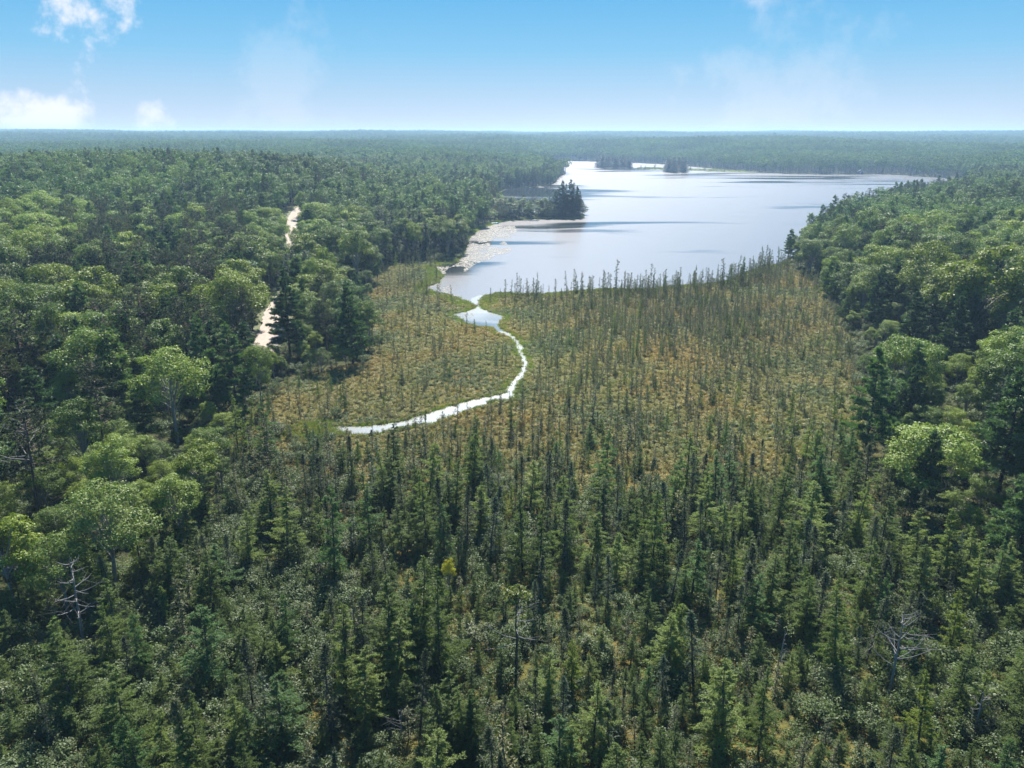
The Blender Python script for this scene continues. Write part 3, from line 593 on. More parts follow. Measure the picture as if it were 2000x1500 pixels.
for k in range(len(x)):
    hid = False
    for (su, s0, s1) in ((1735, 1195, 1330), (165, 1085, 1235), (1008, 1150, 1290), (878, 1088, 1160)):
        if abs(u[k] - su) < 62 and v[k] > s1 - 10:
            if project(x[k], y[k], 5.0)[1] < s1: hid = True
    if hid: continue
    nr = near[k]; mixn = vnoise(x[k:k + 1], y[k:k + 1], 26, 44)[0]
    h = 4.2 + 2.2 * rng.random() + 4.6 * sm(v[k], 680, 1000) * rng.uniform(.5, 1.2)
    if shore[k]: h *= rng.uniform(1.2, 1.9)
    if ds_[k] < 2.5 and rng.random() < .8: continue
    if ds_[k] < 12 and rng.random() < .7: h *= .6
    h *= .92 * rng.choice([.42, .6, .8, 1.0, 1.12, 1.25], p=[.14, .16, .2, .25, .15, .1])
    if rng.random() < sm(v[k], 800, 1130) * .92:
        if rng.random() < .42 + .4 * (mixn > .42) * sm(v[k], 920, 1120): add_tree('tamarack', x[k], y[k], max(2.5, h * rng.uniform(.85, 1.2)), rng.uniform(1.15, 1.95), z=0)
        else: add_tree('black_spruce', x[k], y[k], max(2.5, h * rng.uniform(.85, 1.1)), rng.uniform(1.0, 1.6), z=0)
    else:
        if rng.random() < .10: add_tree('tamarack', x[k], y[k], h, .95, z=0)
        else: add_tree('bog_spruce', x[k], y[k], h * .95, rng.uniform(.8, 1.3), z=0)

# woods: near and middle distance
def clear_line(u0, u1, v0, v1, dmin):  return (u0, u1, v0, v1, dmin)
CLEAR = [(512, 552, 578, 664, 238), (558, 588, 436, 486, 330)]
def room(x, y, z, h, rad):
    """the height a tree may have here without hiding what the photograph shows behind it"""
    u2, vb, d2 = project(x, y, z); w_ = rad * F / d2
    for (u0, u1, v0, v1, dm) in CLEAR:
        if u2 + w_ * .7 > u0 and u2 - w_ * .7 < u1 and vb > v0 + 4:
            while h > 2 and project(x, y, z + h)[1] < v1: h *= .93
    return h
def woods(x, y, zone):
    z = ground_z(x, y); u, v, d = project(x, y, z); ut, vt, dt = project(x, y, z + 20)
    pn = fnoise(x, y, 70, 60); dr = pdist(ROAD, x, y, False); dl = np.minimum(lakeward(x, y), pdist(BOG, x, y))
    for k in range(len(x)):
        if dr[k] < 4.6: continue
        pr = (.26 if u[k] < 700 and v[k] > 560 else .14) + .35 * (pn[k] > .6)
        if 130 < ut[k] < 480 and 380 < vt[k] < 620: pr = .65
        if u[k] > 1630 and 480 < v[k] < 1000 and dl[k] < 40: pr = .34
        rr = rng.random(); edge = dl[k] < 18
        hs_ = .72 + .3 * min(1, dl[k] / 25)
        if 720 < u[k] < 930 and 400 < v[k] < 530 and dl[k] < 55: kind = 'fir_tree' if rr < .75 else 'broadleaf_tree'; h = rng.uniform(15, 20)
        elif rr < pr: kind = 'red_pine' if rng.random() < (.7 if ut[k] < 480 else .3) else 'white_pine'; h = rng.uniform(17, 23) * hs_
        elif rr < pr + .10: kind = 'fir_tree'; h = rng.uniform(11, 18) * hs_
        else: kind = 'broadleaf_tree'; h = rng.choice([10, 13, 16, 18, 20, 22]) * rng.uniform(.92, 1.06) * hs_
        if 945 < u[k] < 1150 and 396 < v[k] < 432: h = rng.uniform(8, 13); kind = 'fir_tree' if rr < .4 else 'broadleaf_tree'
        near_p = np.hypot(x[k] - PX[:, 0], y[k] - PX[:, 1]); ang_p = np.abs(u[k] - PX[:, 2]) < 72; front = ang_p & (d[k] < PX[:, 3]) & (d[k] > PX[:, 3] - 60)
        if near_p.min() < 4.5: continue
        if near_p.min() < 11 or front.any(): h *= .45; kind = 'broadleaf_tree'
        h2 = room(x[k], y[k], z[k], h, 4.0)
        if h2 < 4.5: continue
        if h2 < h: kind = 'broadleaf_tree' if rr < .75 else kind; h = h2
        add_tree(kind, x[k], y[k], h, rng.uniform(1.1, 1.5) if kind == 'broadleaf_tree' else rng.uniform(.95, 1.3), z=z[k])
        if d[k] < 330 and rng.random() < .5 and dr[k] > 9:
            h3 = room(x[k] + 3.3, y[k] - 2.5, z[k], rng.uniform(5, 9.5), 2.5)
            if h3 > 4: add_tree('broadleaf_tree', x[k] + 3.3, y[k] - 2.5, h3, rng.uniform(1.1, 1.5), z=z[k])
placed = np.array([(t['x'], t['y']) for t in TREES if t['note'] or t['kind'] in ('white_pine', 'broadleaf_tree', 'red_pine')])
_pn = [t for t in TREES if t['note'] and 'pine' in t['kind']]; PX = np.array([(t['x'], t['y'], *[float(q) for q in project(t['x'], t['y'], t['z'])[::2]]) for t in _pn])
def free_of_placed(x, y, r=3.5):
    return np.min(np.hypot(x[:, None] - placed[None, :, 0], y[:, None] - placed[None, :, 1]), 1) > r
x, y = jgrid(-420, 420, 40, 470, 6.9); ok = ~inside(BOG, x, y) & ~inside(LAKE, x, y) & in_fan(x, y) & (np.hypot(x, y) < 460) & ~((pdist(BOG, x, y) < 9) & (lakeward(x, y) < 9)); x, y = x[ok], y[ok]; ok = free_of_placed(x, y); woods(x[ok], y[ok], 0)
print('near trees', len(TREES))

# ---- which trees show largest: a coarse front-to-back look
A = {k: np.array([t[k] for t in TREES]) for k in ('x', 'y', 'z', 'h')}
wd = np.array([{'tamarack': .13, 'black_spruce': .08, 'bog_spruce': .07, 'white_pine': .2, 'red_pine': .17, 'fir_tree': .17, 'broadleaf_tree': .25}[t['kind']] * t['h'] for t in TREES])
ub, vb, db = project(A['x'], A['y'], A['z']); ut, vt, dt = project(A['x'], A['y'], A['z'] + A['h'])
buf = np.zeros((375, 500), bool); show = np.zeros(len(TREES)); SC = .25
for k in np.argsort(db):
    w_ = wd[k] * F / db[k] * SC
    r0, r1 = int(max(0, vt[k] * SC)), int(min(375, vb[k] * SC)); 
    if r1 <= r0: continue
    c_ = (ub[k] + ut[k]) / 2 * SC; c0, c1 = int(max(0, c_ - w_)), int(min(500, c_ + w_ + 1))
    if c1 <= c0 or r0 >= 375: continue
    sub = buf[r0:r1, c0:c1]; show[k] = (~sub).sum(); sub[:] = True
ORDER = np.argsort(-show); single = np.zeros(len(TREES), bool); LIMIT = dict(tamarack=300, black_spruce=300, bog_spruce=300, white_pine=200, red_pine=150, fir_tree=120, broadleaf_tree=300); cnt = {}
for k in ORDER:
    t = TREES[k]; kk = t['kind']
    if show[k] <= 0: break
    if cnt.get(kk, 0) < LIMIT[kk]: single[k] = True; cnt[kk] = cnt.get(kk, 0) + 1
for k, t in enumerate(TREES):
    if t['note']: single[k] = True

# ---- names and words
MARKS = [('the mouth of the stream', 932, 600), ('the small pond on the stream', 935, 625), ('the upper stream bend', 1015, 675), ('the sharp stream bend', 1005, 760), ('the straight stream reach', 860, 812),
         ('the end of the stream', 665, 842), ('the near gravel road patch', 530, 620), ('the far gravel road patch', 572, 460), ('the lone tall white pine', 690, 620), ('the pair of pale pines', 435, 700),
         ('the wooded point in the lake', 1110, 400), ('the lily pads', 900, 480), ('the lake shore corner', 1510, 515), ('the middle of the near lake shore', 1250, 560), ('the big bare snag', 1735, 1270),
         ('the yellow green tree', 878, 1120), ('the half dead pine', 1005, 1230), ('the twisted pale snag', 165, 1150), ('the broken dead tree', 780, 1400), ('the bottom left corner', 60, 1440), ('the bottom right corner', 1940, 1440),
         ('the middle of the bottom edge', 1000, 1460), ('the left quarter of the bottom edge', 500, 1460), ('the right quarter of the bottom edge', 1480, 1460), ('the middle of the left edge', 30, 760), ('the middle of the right edge', 1960, 760),
         ('the top of the left woods', 300, 330), ('the top of the right woods', 1850, 360), ('the big layered right pine', 1950, 830), ('the open orange bog', 800, 740), ('the middle of the bog', 1250, 780), ('the right side of the bog', 1580, 800),
         ('the centre of the near bog', 1150, 950), ('the lower left bog', 560, 1080), ('the lower right bog', 1600, 1050), ('the upper bog', 1300, 640), ('the fringe of the left woods', 420, 1000), ('the dark firs by the lily pads', 830, 450), ('the leafy right slope', 1820, 560)]
LOOK = dict(tamarack='feathery tamarack', black_spruce='black spruce', bog_spruce='stunted bog spruce', white_pine='white pine', red_pine='red pine', fir_tree='pointed fir', broadleaf_tree='round broadleaf tree')
GROUP = dict(tamarack='tamaracks in the foreground bog', black_spruce='black spruces on the bog', bog_spruce='stunted spruces on the open bog', white_pine='white pines in the woods', red_pine='red pines in the woods', fir_tree='firs along the shore woods', broadleaf_tree='broadleaf trees of the woods')
TONES = dict(plain=(1, 1, 1), pale=(1.5, 1.38, 1.35), dark=(.72, .76, .78), bluish=(.8, 1.0, 1.2), yellowish=(1.4, 1.25, .8), greyish=(1.3, 1.2, 1.6), yellow=(3.2, 2.1, .9))
TWORD = dict(plain='', pale='pale', dark='dark', bluish='bluish', yellowish='yellowish', greyish='greyish', yellow='yellow green')
ORD = ['', 'second', 'third', 'fourth', 'fifth', 'sixth', 'seventh', 'eighth', 'ninth', 'tenth', 'eleventh', 'twelfth', 'thirteenth', 'fourteenth', 'fifteenth', 'sixteenth', 'seventeenth', 'eighteenth', 'nineteenth', 'twentieth']
ORD += ['twenty-' + q for q in ['first'] + ORD[1:9]] + ['thirtieth'] + ['thirty-' + q for q in ['first'] + ORD[1:9]]
hq = {kk: np.quantile([t['h'] for t, s_ in zip(TREES, single) if s_ and t['kind'] == kk] or [1], [.3, .7]) for kk in LOOK}
used = {}
sel = [k for k in np.flatnonzero(single)]
for k in sel:
    t = TREES[k]
    if t['tone'] is None: t['tone'] = ['plain', 'plain', 'pale', 'dark', 'bluish' if t['kind'] in ('tamarack', 'black_spruce', 'bog_spruce', 'fir_tree') else 'yellowish'][rng.integers(5)]
    mu, mv = (ub[k] + ut[k]) / 2, (vb[k] + vt[k]) / 2; t['mu'], t['mv'] = mu, mv
    best = min(MARKS, key=lambda q: math.hypot((q[1] - mu), (q[2] - mv))); dx, dy = mu - best[1], mv - best[2]; t['md'] = math.hypot(dx, dy)
    rel = 'beside' if t['md'] < 26 else ('left of' if dx < 0 else 'right of') if abs(dx) > abs(dy) else ('in front of' if dy > 0 else 'behind')
    if 'edge' in best[0] or 'corner' in best[0]: rel = 'near' if rel in ('in front of', 'behind', 'beside') else rel
    a, b = hq[t['kind']]; size = 'short' if t['h'] < a else 'tall' if t['h'] > b else 'mid sized'
    t['lab'] = (size, TWORD[t['tone']], LOOK[t['kind']], rel, best[0])
    used.setdefault(t['lab'], []).append(k)
for lab, ks in used.items():
    ks.sort(key=lambda k: TREES[k]['md'])
    for q, k in enumerate(ks):
        TREES[k]['label'] = TREES[k]['note'] or ' '.join(w_ for w_ in ((ORD[min(q, 38)],) + (lab if q < 1 else (lab[0].replace('mid sized', 'medium'),) + lab[1:])) if w_)
def crown_tree(t):
    pr = PROTO[t['kind']][t['i']]
    root = bpy.data.objects.new(t['kind'], None); C.objects.link(root); root.empty_display_size = .5
    root.location = (t['x'], t['y'], t['z'] - .05); lean = .05 if t['kind'] in ('tamarack', 'black_spruce', 'bog_spruce') else .02; root.rotation_euler = (rng.normal(0, lean), rng.normal(0, lean), t['rz']); root.scale = (t['w'], t['w'], t['s'])
    tr = link('trunk', pr['trunk'], root); cr = link('crown', pr['crown'], root); cr.color = (*TONES[t['tone']], 0.0)
    tag(root, t['label'], 'tree', GROUP[t['kind']])
    return root
for k in sel: crown_tree(TREES[k])
print('single trees', len(sel), cnt)

# ---- the rest of each kind: one mass
def mass(name, kinds, idxs, label):
    off = {}; o_ = 0
    for kk in kinds: off[kk] = o_; o_ += len(PROTO[kk])
    S = [TREES[k] for k in idxs]; n_ = len(S)
    T = dict(x=np.array([t['x'] for t in S]), y=np.array([t['y'] for t in S]), z=np.array([t['z'] for t in S]) - .05, s=np.array([t['s'] for t in S]), w=np.array([t['w'] for t in S]), rz=np.array([t['rz'] for t in S]),
             ix=np.array([off[t['kind']] + t['i'] for t in S]), tx=rng.normal(0, .05, n_), ty=rng.normal(0, .05, n_))
    return stuff(name, kinds, T, label, 'trees')
rest = [k for k in range(len(TREES)) if not single[k]]
mass('bog_trees', ['bog_spruce', 'black_spruce', 'tamarack'], [k for k in rest if TREES[k]['kind'] in ('bog_spruce', 'black_spruce', 'tamarack')], 'dense stand of small grey green spruces covering the bog')
mass('near_forest', ['broadleaf_tree', 'white_pine', 'red_pine', 'fir_tree'], [k for k in rest if TREES[k]['kind'] in ('broadleaf_tree', 'white_pine', 'red_pine', 'fir_tree')], 'mixed green forest filling both sides of the bog')

def plain(x, y, z, s, w=None, ix=None, nix=1, tilt=.04):
    n_ = len(x); return dict(x=x, y=y, z=z, s=s, w=s if w is None else w, rz=rng.random(n_) * 6.283, ix=rng.integers(0, nix, n_) if ix is None else ix, tx=rng.normal(0, tilt, n_), ty=rng.normal(0, tilt, n_))
# middle and far forest
def forest(name, x, y, kinds_b, kinds_f, label, fscale=1.0, pf=.3):
    z = ground_z(x, y); n_ = len(x); con = rng.random(n_) < pf * (.3 + 1.4 * fnoise(x, y, 140, 71)); dl = lakeward(x, y); con |= (dl < 22) & (rng.random(n_) < .5)
    nb = sum(len(PROTO[k]) for k in kinds_b); nf = sum(len(PROTO[k]) for k in kinds_f)
    ix = np.where(con, nb + rng.integers(0, nf, n_), rng.integers(0, nb, n_)); s = rng.uniform(.72, 1.12, n_) * fscale; s = np.where(con, s * .98, s)
    w_ = s * rng.uniform(.95, 1.3, n_); uu_, vv_, _d = project(x, y, z)
    strip = (uu_ > 950) & (uu_ < 1150) & (vv_ > 408) & (vv_ < 436); s = np.where(strip, s * .6, s)
    stuff(name, kinds_b + kinds_f, plain(x, y, z, s, w_, ix), label, 'forest')
    return n_
x, y = jgrid(-1000, 1000, 300, 1350, 6.1); D = np.hypot(x, y); ok = ~inside(BOG, x, y) & ~inside(LAKE, x, y) & in_fan(x, y) & (D >= 460) & (D < 1250) & (pdist(ROAD, x, y, False) > 6); x, y = x[ok], y[ok]
n1 = forest('middle_forest', x, y, ['broad_mid'], ['pine_mid', 'redpine_mid', 'fir_far'], 'green wooded slopes around the lake', 1.0, .34)
x, y = jgrid(-2300, 2300, 900, 2700, 8.2); D = np.hypot(x, y); ok = ~inside(LAKE, x, y) & in_fan(x, y, 0, 120) & (D >= 1250) & (D < 2600); x, y = x[ok], y[ok]
n2 = forest('far_forest', x, y, ['broad_far'], ['fir_far'], 'hazy woods beyond the lake', 1.05, .3)
x, y = jgrid(-6000, 6000, 2000, 7600, 17); D = np.hypot(x, y); ok = in_fan(x, y, 0, 60) & (D >= 2600) & (D < 7400); x, y = x[ok], y[ok]
n3 = forest('horizon_forest', x, y, ['broad_far'], ['fir_far'], 'blue hazy forest along the horizon', 1.35, .25)
print('forests', n1, n2, n3)
# trees on the islands and the little spit
ix_, iy_ = [], []
isl = []
for q, (cnt_, hh) in enumerate(((36, (17, 22)), (18, (19, 24)), (5, (3, 7)), (8, (3, 7)))):
    p_ = ISLES[q]; lo, hi = p_.min(0), p_.max(0); got = 0
    while got < cnt_:
        a = rng.uniform(lo[0], hi[0]); b = rng.uniform(lo[1], hi[1])
        if inside(p_, np.array([a]), np.array([b]))[0]: isl.append((q, a, b, rng.uniform(*hh))); got += 1
isl_words = {0: 'the long far island', 1: 'the small round island', 2: 'the marsh bar between islands', 3: 'the low marsh spit'}
percount = {}
isl.sort(key=lambda t: (t[0], t[1] / t[2]))
for q, a, b, h in isl:
    i_ = percount[q] = percount.get(q, 0) + 1
    pr = PROTO['fir_tree'][rng.integers(3)]; s = h / 16
    root = bpy.data.objects.new('island_fir', None); C.objects.link(root); root.location = (a, b, .3); root.scale = (s * 2.1, s * 2.1, s); root.rotation_euler.z = rng.random() * 6.28
    link('trunk', pr['trunk'], root); link('crown', pr['crown'], root).color = (.9, .95, 1, 0)
    tag(root, f'{ORD[i_ - 1] or "first"} dark fir from the left end of {isl_words[q]}', 'tree', 'firs on ' + isl_words[q])

# ---------------------------------------------------------------- low plants
x, y = jgrid(-260, 260, 30, 420, 1.05); si_, sd_ = inside(STREAM, x, y), pdist(STREAM, x, y); ok = inside(BOG, x, y) & in_fan(x, y, 0, 120) & (~si_ | ((sd_ < .45) & (rng.random(len(x)) < .2))); x, y = x[ok], y[ok]
keep = rng.random(len(x)) < .8; x, y = x[keep], y[keep]
stuff('bog_shrubs', ['bog_clump'], plain(x, y, np.full(len(x), -.05), rng.uniform(.5, 1.25, len(x)), rng.uniform(.6, 1.2, len(x)), nix=3), 'low orange brown and olive shrubs carpeting the bog', 'ground cover'); print('clumps', len(x))
x, y = jgrid(-200, 200, 30, 260, 2.0); u, v, d = project(x, y, np.zeros_like(x)); ok = inside(BOG, x, y) & ~inside(STREAM, x, y) & in_fan(x, y, 0, 120) & (pdist(STREAM, x, y) > 1.5); x, y, u, v = x[ok], y[ok], u[ok], v[ok]
pb = sm(v, 860, 1080) * (.42 + .6 * sm(-u, -900, -300)) * (.4 + 1.2 * fnoise(x, y, 14, 81)) + .5 * sm(-u, -720, -560) * sm(v, 800, 900)
pb = np.where((u > 1000) & (u < 1750), pb * .7, pb); keep = rng.random(len(x)) < pb; x, y = x[keep], y[keep]
xf, yf = jgrid(-300, 300, 40, 420, 3.4); ok = ~inside(BOG, xf, yf) & ~inside(LAKE, xf, yf) & in_fan(xf, yf, 0, 60) & (pdist(ROAD, xf, yf, False) > 6) & (np.minimum(pdist(BOG, xf, yf), lakeward(xf, yf)) < 70); xf, yf = xf[ok], yf[ok]
x = np.r_[x, xf]; y = np.r_[y, yf]; s_ = rng.uniform(.55, 1.35, len(x))
stuff('undergrowth', ['bush'], plain(x, y, ground_z(x, y) - .1, s_, s_ * rng.uniform(.9, 1.4, len(x)), nix=4), 'pale leafy undergrowth between the trees', 'undergrowth'); print('bushes', len(x))
x, y = jgrid(-220, 220, 30, 330, 2.1); u, v, d = project(x, y, np.zeros_like(x)); ok = inside(BOG, x, y) & ~inside(STREAM, x, y) & in_fan(x, y, 0, 120) & (pdist(STREAM, x, y) > 3) & (lakeward(x, y) > 3); x, y, u, v = x[ok], y[ok], u[ok], v[ok]
keep = rng.random(len(x)) < (.12 + .5 * sm(v, 760, 1050)) * (.25 + 1.5 * fnoise(x, y, 16, 87)) * np.where((u < 1040) & (v < 850), .35, 1); x, y, v = x[keep], y[keep], v[keep]
n_ = len(x); s_ = rng.uniform(.14, .36, n_); nt0 = len(PROTO['tamarack']); nb0 = len(PROTO['bog_spruce']); tam = rng.random(n_) < .25 + .45 * sm(v, 800, 1100)
ixx = np.where(tam, rng.integers(0, nt0, n_), nt0 + rng.integers(0, nb0, n_)); sz = np.where(tam, s_, s_ * 1.8)
stuff('young_conifers', ['tamarack', 'bog_spruce'], plain(x, y, np.full(n_, -.05), sz, sz * rng.uniform(1.2, 1.9, n_), ixx), 'low bushy young conifers filling the bog between taller trees', 'young trees'); print('young', n_)
# bright sedge along the water
def fringe(poly, lo, hi, step, n_per, cond):
    p = np.vstack([poly, poly[:1]]); seg = np.r_[0, np.cumsum(np.hypot(*np.diff(p, axis=0).T))]; s = np.repeat(np.arange(0, seg[-1], step), n_per) + rng.random(int(np.ceil(seg[-1] / step)) * n_per)[:len(np.repeat(np.arange(0, seg[-1], step), n_per))] * step
    c = np.column_stack([np.interp(s, seg, p[:, 0]), np.interp(s, seg, p[:, 1])]); e = np.column_stack([np.interp(s + .2, seg, p[:, 0]), np.interp(s + .2, seg, p[:, 1])]); t = norm(e - c)
    nn = np.column_stack([-t[:, 1], t[:, 0]]); off = rng.uniform(lo, hi, len(s)); c = c + nn * (off * rng.choice([-1, 1], len(s)))[:, None]
    ok = ~inside(LAKE, c[:, 0], c[:, 1]) & ~inside(STREAM, c[:, 0], c[:, 1]) & cond(c[:, 0], c[:, 1]); return c[ok]
f1 = fringe(STREAM, .1, 1.6, .5, 3, lambda a, b: b > 225); f1b = fringe(STREAM, .1, .8, .7, 2, lambda a, b: b <= 225); f2 = fringe(LAKE, .2, 6, .5, 6, lambda a, b: (np.hypot(a, b) < 620) & (a < 160)); 
extra = ground_pts([(612, 835), (625, 845), (600, 850), (520, 935), (540, 990)]); f3 = np.repeat(extra, 60, 0) + rng.normal(0, 2.0, (len(extra) * 60, 2))
f4 = np.vstack([np.column_stack([rng.uniform(p_[:, 0].min(), p_[:, 0].max(), 500), rng.uniform(p_[:, 1].min(), p_[:, 1].max(), 500)]) for p_ in ISLES[2:]]); f4 = f4[on_isle(f4[:, 0], f4[:, 1])]
fs = np.vstack([f1, f1b, f2, f3, f4]); s_ = rng.uniform(.7, 1.4, len(fs)); s_[:len(f1) + len(f1b)] *= .75; s_[-len(f4):] *= 1.8
stuff('shore_sedge', ['sedge'], plain(fs[:, 0], fs[:, 1], np.full(len(fs), -.02), s_, s_ * 1.4, nix=2), 'bright green sedge fringing the stream and lake shore', 'sedge'); print('sedge', len(fs))

# ---------------------------------------------------------------- lily pads
pads = ground_pts([(846, 522), (895, 515), (912, 490), (920, 460), (945, 445), (975, 440), (1005, 442), (1010, 452), (985, 470), (1000, 490), (960, 505), (930, 515), (910, 530), (862, 536)])
pads2 = ground_pts([(975, 434), (1040, 430), (1095, 430), (1090, 433), (1030, 436), (985, 438)]); pads3 = ground_pts([(832, 561), (868, 556), (900, 572), (918, 592), (880, 575)]); pads4 = ground_pts([(1035, 364), (1062, 363.5), (1062, 366), (1035, 366.5)]); pads5 = ground_pts([(886, 617), (925, 611), (925, 618), (905, 626)])
pv, pf_ = [], []; ang = np.arange(7) / 7 * 5.9
for p_, n_, rr in ((pads, 15000, .42), (pads2, 1500, .5), (pads3, 900, .38), (pads4, 500, .7), (pads5, 160, .25)):
    lo, hi = p_.min(0), p_.max(0); a = rng.uniform(lo[0], hi[0], n_); b = rng.uniform(lo[1], hi[1], n_); ok = inside(p_, a, b) & (fnoise(a, b * .6, 9, 91) < .60) & (fnoise(a * .5, b, 22, 95) < .66)
    a, b = a[ok], b[ok]; r_ = rr * rng.uniform(.6, 1.3, len(a)); o0 = sum(len(q) for q in pv); th = rng.random(len(a)) * 6.28
    q = np.stack([np.column_stack([a + r_ * np.cos(th + g_), b + r_ * np.sin(th + g_), .065 + rng.uniform(0, .03, len(a))]) for g_ in ang], 1).reshape(-1, 3); pv.append(q); pf_.append(np.arange(len(q)).reshape(-1, 7) + o0)
M['pad'] = noise_mat('lily_pad_leaf', [(.10, .10, .065), (.17, .145, .12), (.14, .135, .085)], .5, .4)
lp = link('lily_pads', make_mesh('lily_pads', np.concatenate(pv), [np.concatenate(pf_)], [M['pad']])); tag(lp, 'pale mats of lily pads floating in the shallow bay', 'lily pads', kind='stuff')

# ---------------------------------------------------------------- dead trees
def dead_tree(u, vb, vt, seed, label, limbs=16, lean=.03, tip=None, mtl='dead', spread=.3, zg=0.):
    x, y = to_ground(u, vb, zg); r = np.random.default_rng(seed); lo, hi = 1., 40.
    for _ in range(40):
        mid = (lo + hi) / 2
        if project(x, y, zg + mid)[1] > vt: lo = mid
        else: hi = mid
    H = lo; P = swayed(r, H, 8, .025); root = bpy.data.objects.new('dead_tree', None); C.objects.link(root); root.location = (x, y, zg); root.rotation_euler = (lean * .5, lean, r.random() * 6.28)
    V, f = tube(P, np.linspace(.017 * H, .03, 8), 6); link('trunk', make_mesh('trunk', V, [f], [M['bark'] if tip else M[mtl]], smooth=True), root)
    for i in range(limbs):
        t = .35 + .62 * (i + r.random()) / limbs; ln = spread * H * (1.15 - t) * r.uniform(.5, 1.3); az = r.random() * 6.28; h = np.array([math.cos(az), math.sin(az), 0]); b0 = along(P, np.array([t]))[0]; up = r.uniform(.1, .9)
        pts = [b0, b0 + h * ln * .4 + [0, 0, up * ln * .15], b0 + h * ln * .75 + [0, 0, up * ln * .45] + r.normal(0, .08, 3), b0 + h * ln + [0, 0, up * ln * .8]]
        pr = [tube(pts, np.array([.065, .05, .035, .015]) * (H / 11), 4)]
        for q in range(3):
            s = r.uniform(.4, .9); c = b0 + (np.array(pts[3]) - b0) * s; pr.append(tube([c, c + r.normal(0, .28 * ln, 3) + h * ln * .2], [.02, .008], 3))
        V, f = join(pr); link('limb', make_mesh('limb', V, f, [M[mtl]], smooth=True), root)
    if tip:
        kk = 520; d = norm(r.normal(size=(kk, 3)) + [0, 0, .4]); pos = P[-1] + d * (r.random(kk) ** .5)[:, None] * [1.7, 1.7, 1.1] - [0, 0, .9]; V, f = leaves(r, pos, r.normal(size=(kk, 3)) * .5 + [0, 0, .8], .2 * r.uniform(.6, 1.3, kk))
        link('crown', make_mesh('crown', V, [f], [M['shrub']]), root).color = (1.3, 1.15, .5, 0)
    tag(root, label, 'dead tree', 'dead trees standing in the bog woods')
dead_tree(1735, 1360, 1195, 1, 'big bare silvery snag with forked limbs at lower right', 20, spread=.5)
dead_tree(165, 1260, 1085, 2, 'twisted pale snag with curling limbs in the dark lower left', 18, spread=.42)
dead_tree(1008, 1320, 1150, 3, 'half dead pine with a yellowish tuft on top and bare lower limbs', 14, tip=True, spread=.4)
dead_tree(785, 1450, 1385, 4, 'broken dead tree with a few white limbs near the bottom edge', 9, spread=.6)
dead_tree(80, 985, 800, 5, 'bare pale limbed tree inside the dark left woods', 22, spread=.5, zg=3.)
dead_tree(1900, 1440, 1350, 6, 'short grey snag with drooping twigs near the bottom right corner', 12, spread=.45)
dead_tree(1518, 1330, 1230, 7, 'thin grey leafless trunk standing right of the bog centre', 10, spread=.16)
dead_tree(243, 1010, 900, 8, 'white leafless top poking through the pale left broadleaf tree', 14, spread=.4, zg=2.)

# ---------------------------------------------------------------- cabin on the far shore, boat at the lily bay
def solid(name, c, s, m, parent, bev=0.0):
    import bmesh
    b = bmesh.new(); bmesh.ops.create_cube(b, size=1)
    for v_ in b.verts: v_.co = Vector((c[0] + v_.co.x * s[0], c[1] + v_.co.y * s[1], c[2] + v_.co.z * s[2]))
    if bev: bmesh.ops.bevel(b, geom=b.edges[:], offset=bev, segments=1, affect='EDGES')
    me = bpy.data.meshes.new(name); b.to_mesh(me); b.free(); me.materials.append(m); return link(name, me, parent)
M['redwood'] = noise_mat('red_painted_boards', [(.42, .10, .07), (.55, .16, .12)], 2.); M['whitep'] = noise_mat('white_paint', [(.7, .7, .68), (.8, .8, .78)], 2.); M['dark'] = noise_mat('dark_glass', [(.02, .025, .03), (.04, .045, .05)], 2., .2)
M['roof'] = noise_mat('pale_roof', [(.45, .44, .44), (.6, .58, .57)], 2.); M['teal'] = noise_mat('teal_paint', [(.05, .30, .26), (.09, .38, .33)], 3., .45); M['wood'] = noise_mat('weathered_boards', [(.2, .17, .13), (.34, .3, .25)], 3.)
cx, cyy = to_ground(1683, 340.6); cyy += 6; cz = 1.0
cab = bpy.data.objects.new('cabin', None); C.objects.link(cab); cab.location = (cx, cyy, cz); cab.rotation_euler.z = -.25; tag(cab, 'tiny red cabin with a pale roof on the far shore', 'cabin')
solid('wall', (0, 0, 1.5), (8, 6, 3.4), M['redwood'], cab, .03)
for sx in (-1, 1):
    me = bpy.data.meshes.new('roof'); me.from_pydata([(0, -3.6, 5.4), (0, 3.6, 5.4), (sx * 4.6, 3.6, 2.95), (sx * 4.6, -3.6, 2.95), (0, -3.6, 5.2), (0, 3.6, 5.2), (sx * 4.6, 3.6, 2.75), (sx * 4.6, -3.6, 2.75)], [], [(0, 1, 2, 3), (7, 6, 5, 4), (0, 3, 7, 4), (1, 5, 6, 2), (2, 6, 7, 3)]); me.materials.append(M['roof']); link('roof', me, cab)
me = bpy.data.meshes.new('gable'); me.from_pydata([(-3.9, -2.95, 3.2), (3.9, -2.95, 3.2), (0, -2.95, 5.15), (-3.9, 2.95, 3.2), (3.9, 2.95, 3.2), (0, 2.95, 5.15)], [], [(0, 1, 2), (5, 4, 3)]); me.materials.append(M['redwood']); link('gable', me, cab)
for wx in (-2.4, 2.4):
    wf = solid('window', (wx, -3.03, 1.8), (1.7, .1, 1.5), M['whitep'], cab); solid('pane', (wx, -3.1, 1.8), (1.4, .06, 1.2), M['dark'], wf)
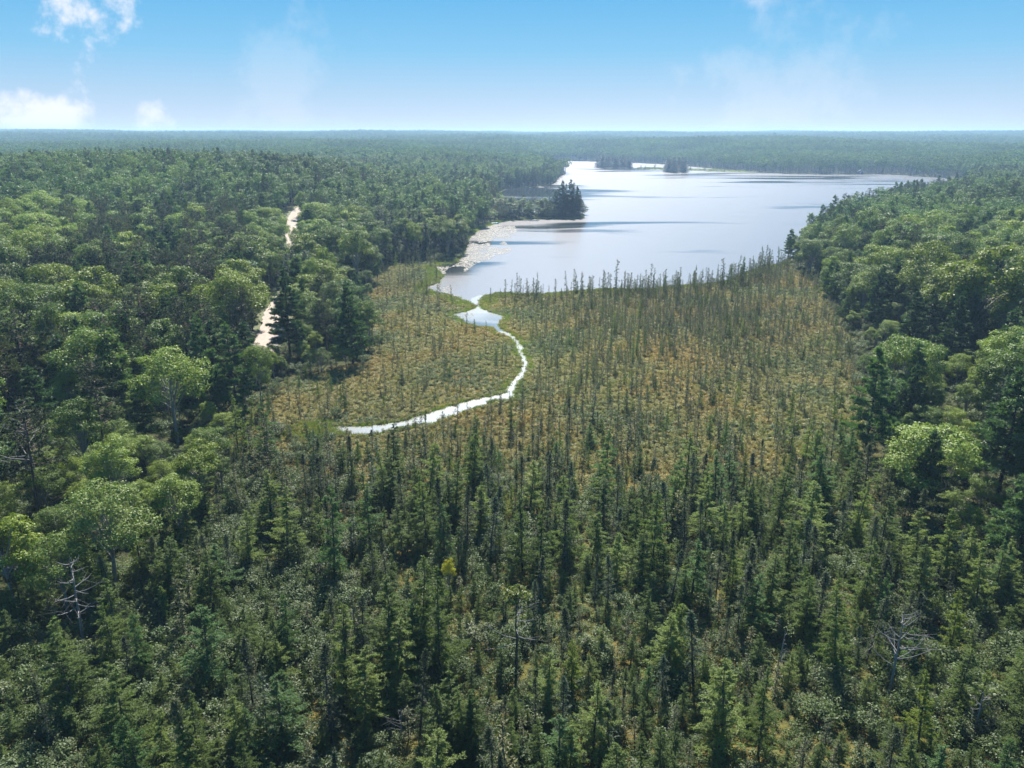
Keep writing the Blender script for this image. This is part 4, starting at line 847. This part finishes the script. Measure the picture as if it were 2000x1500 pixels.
dd_ = solid('door', (0, -3.04, 1.15), (1.1, .1, 2.1), M['whitep'], cab); solid('handle', (.38, -3.12, 1.1), (.08, .08, .2), M['dark'], dd_)
bx_, by_ = to_ground(966, 437.5)
boat = bpy.data.objects.new('rowing_boat', None); C.objects.link(boat); boat.location = (bx_, by_, .12); boat.rotation_euler.z = .35; tag(boat, 'upturned teal rowing boat pulled up beside the lily pads', 'boat')
sec = []
for t in np.linspace(-1, 1, 13):
    wd_ = 1.05 * (1 - abs(t) ** 2.6) ** .6 + .03; hh = .85 - .1 * t * t
    sec.append([(3.1 * t, wd_ * math.cos(a_), hh * math.sin(a_) ** .8 if 0 < a_ < math.pi - 1e-6 else 0) for a_ in np.linspace(0, math.pi, 9)])
V = np.array(sec).reshape(-1, 3); k = np.arange(12)[:, None] * 9 + np.arange(8)[None]
link('hull', make_mesh('hull', V, [np.stack([k, k + 1, k + 10, k + 9], -1).reshape(-1, 4)], [M['teal']], smooth=True), boat)
solid('keel', (0, 0, .86), (5.2, .08, .1), M['wood'], boat)
for s_ in (-1, 1): solid('gunwale', (0, s_ * 1.04, .06), (3.6, .09, .1), M['wood'], boat)

# ---------------------------------------------------------------- the air
me = bpy.data.meshes.new('haze'); x0, x1, y0, y1, z0, z1 = -7200, 7200, -400, 8400, -1.5, 92
me.from_pydata([(x0, y0, z0), (x1, y0, z0), (x1, y1, z0), (x0, y1, z0), (x0, y0, z1), (x1, y0, z1), (x1, y1, z1), (x0, y1, z1)], [], [(3, 2, 1, 0), (4, 5, 6, 7), (0, 1, 5, 4), (1, 2, 6, 5), (2, 3, 7, 6), (3, 0, 4, 7)])
m, n, l = mat('haze_air'); o = n('ShaderNodeOutputMaterial'); pv_ = n('ShaderNodeVolumePrincipled'); pv_.inputs['Color'].default_value = (.44, .67, .97, 1); pv_.inputs['Density'].default_value = 1.35e-4; pv_.inputs['Anisotropy'].default_value = 0.2
l(pv_.outputs[0], o.inputs['Volume']); me.materials.append(m); hz_ = link('haze', me); tag(hz_, 'thin blue summer haze over the woods', 'haze', kind='stuff')
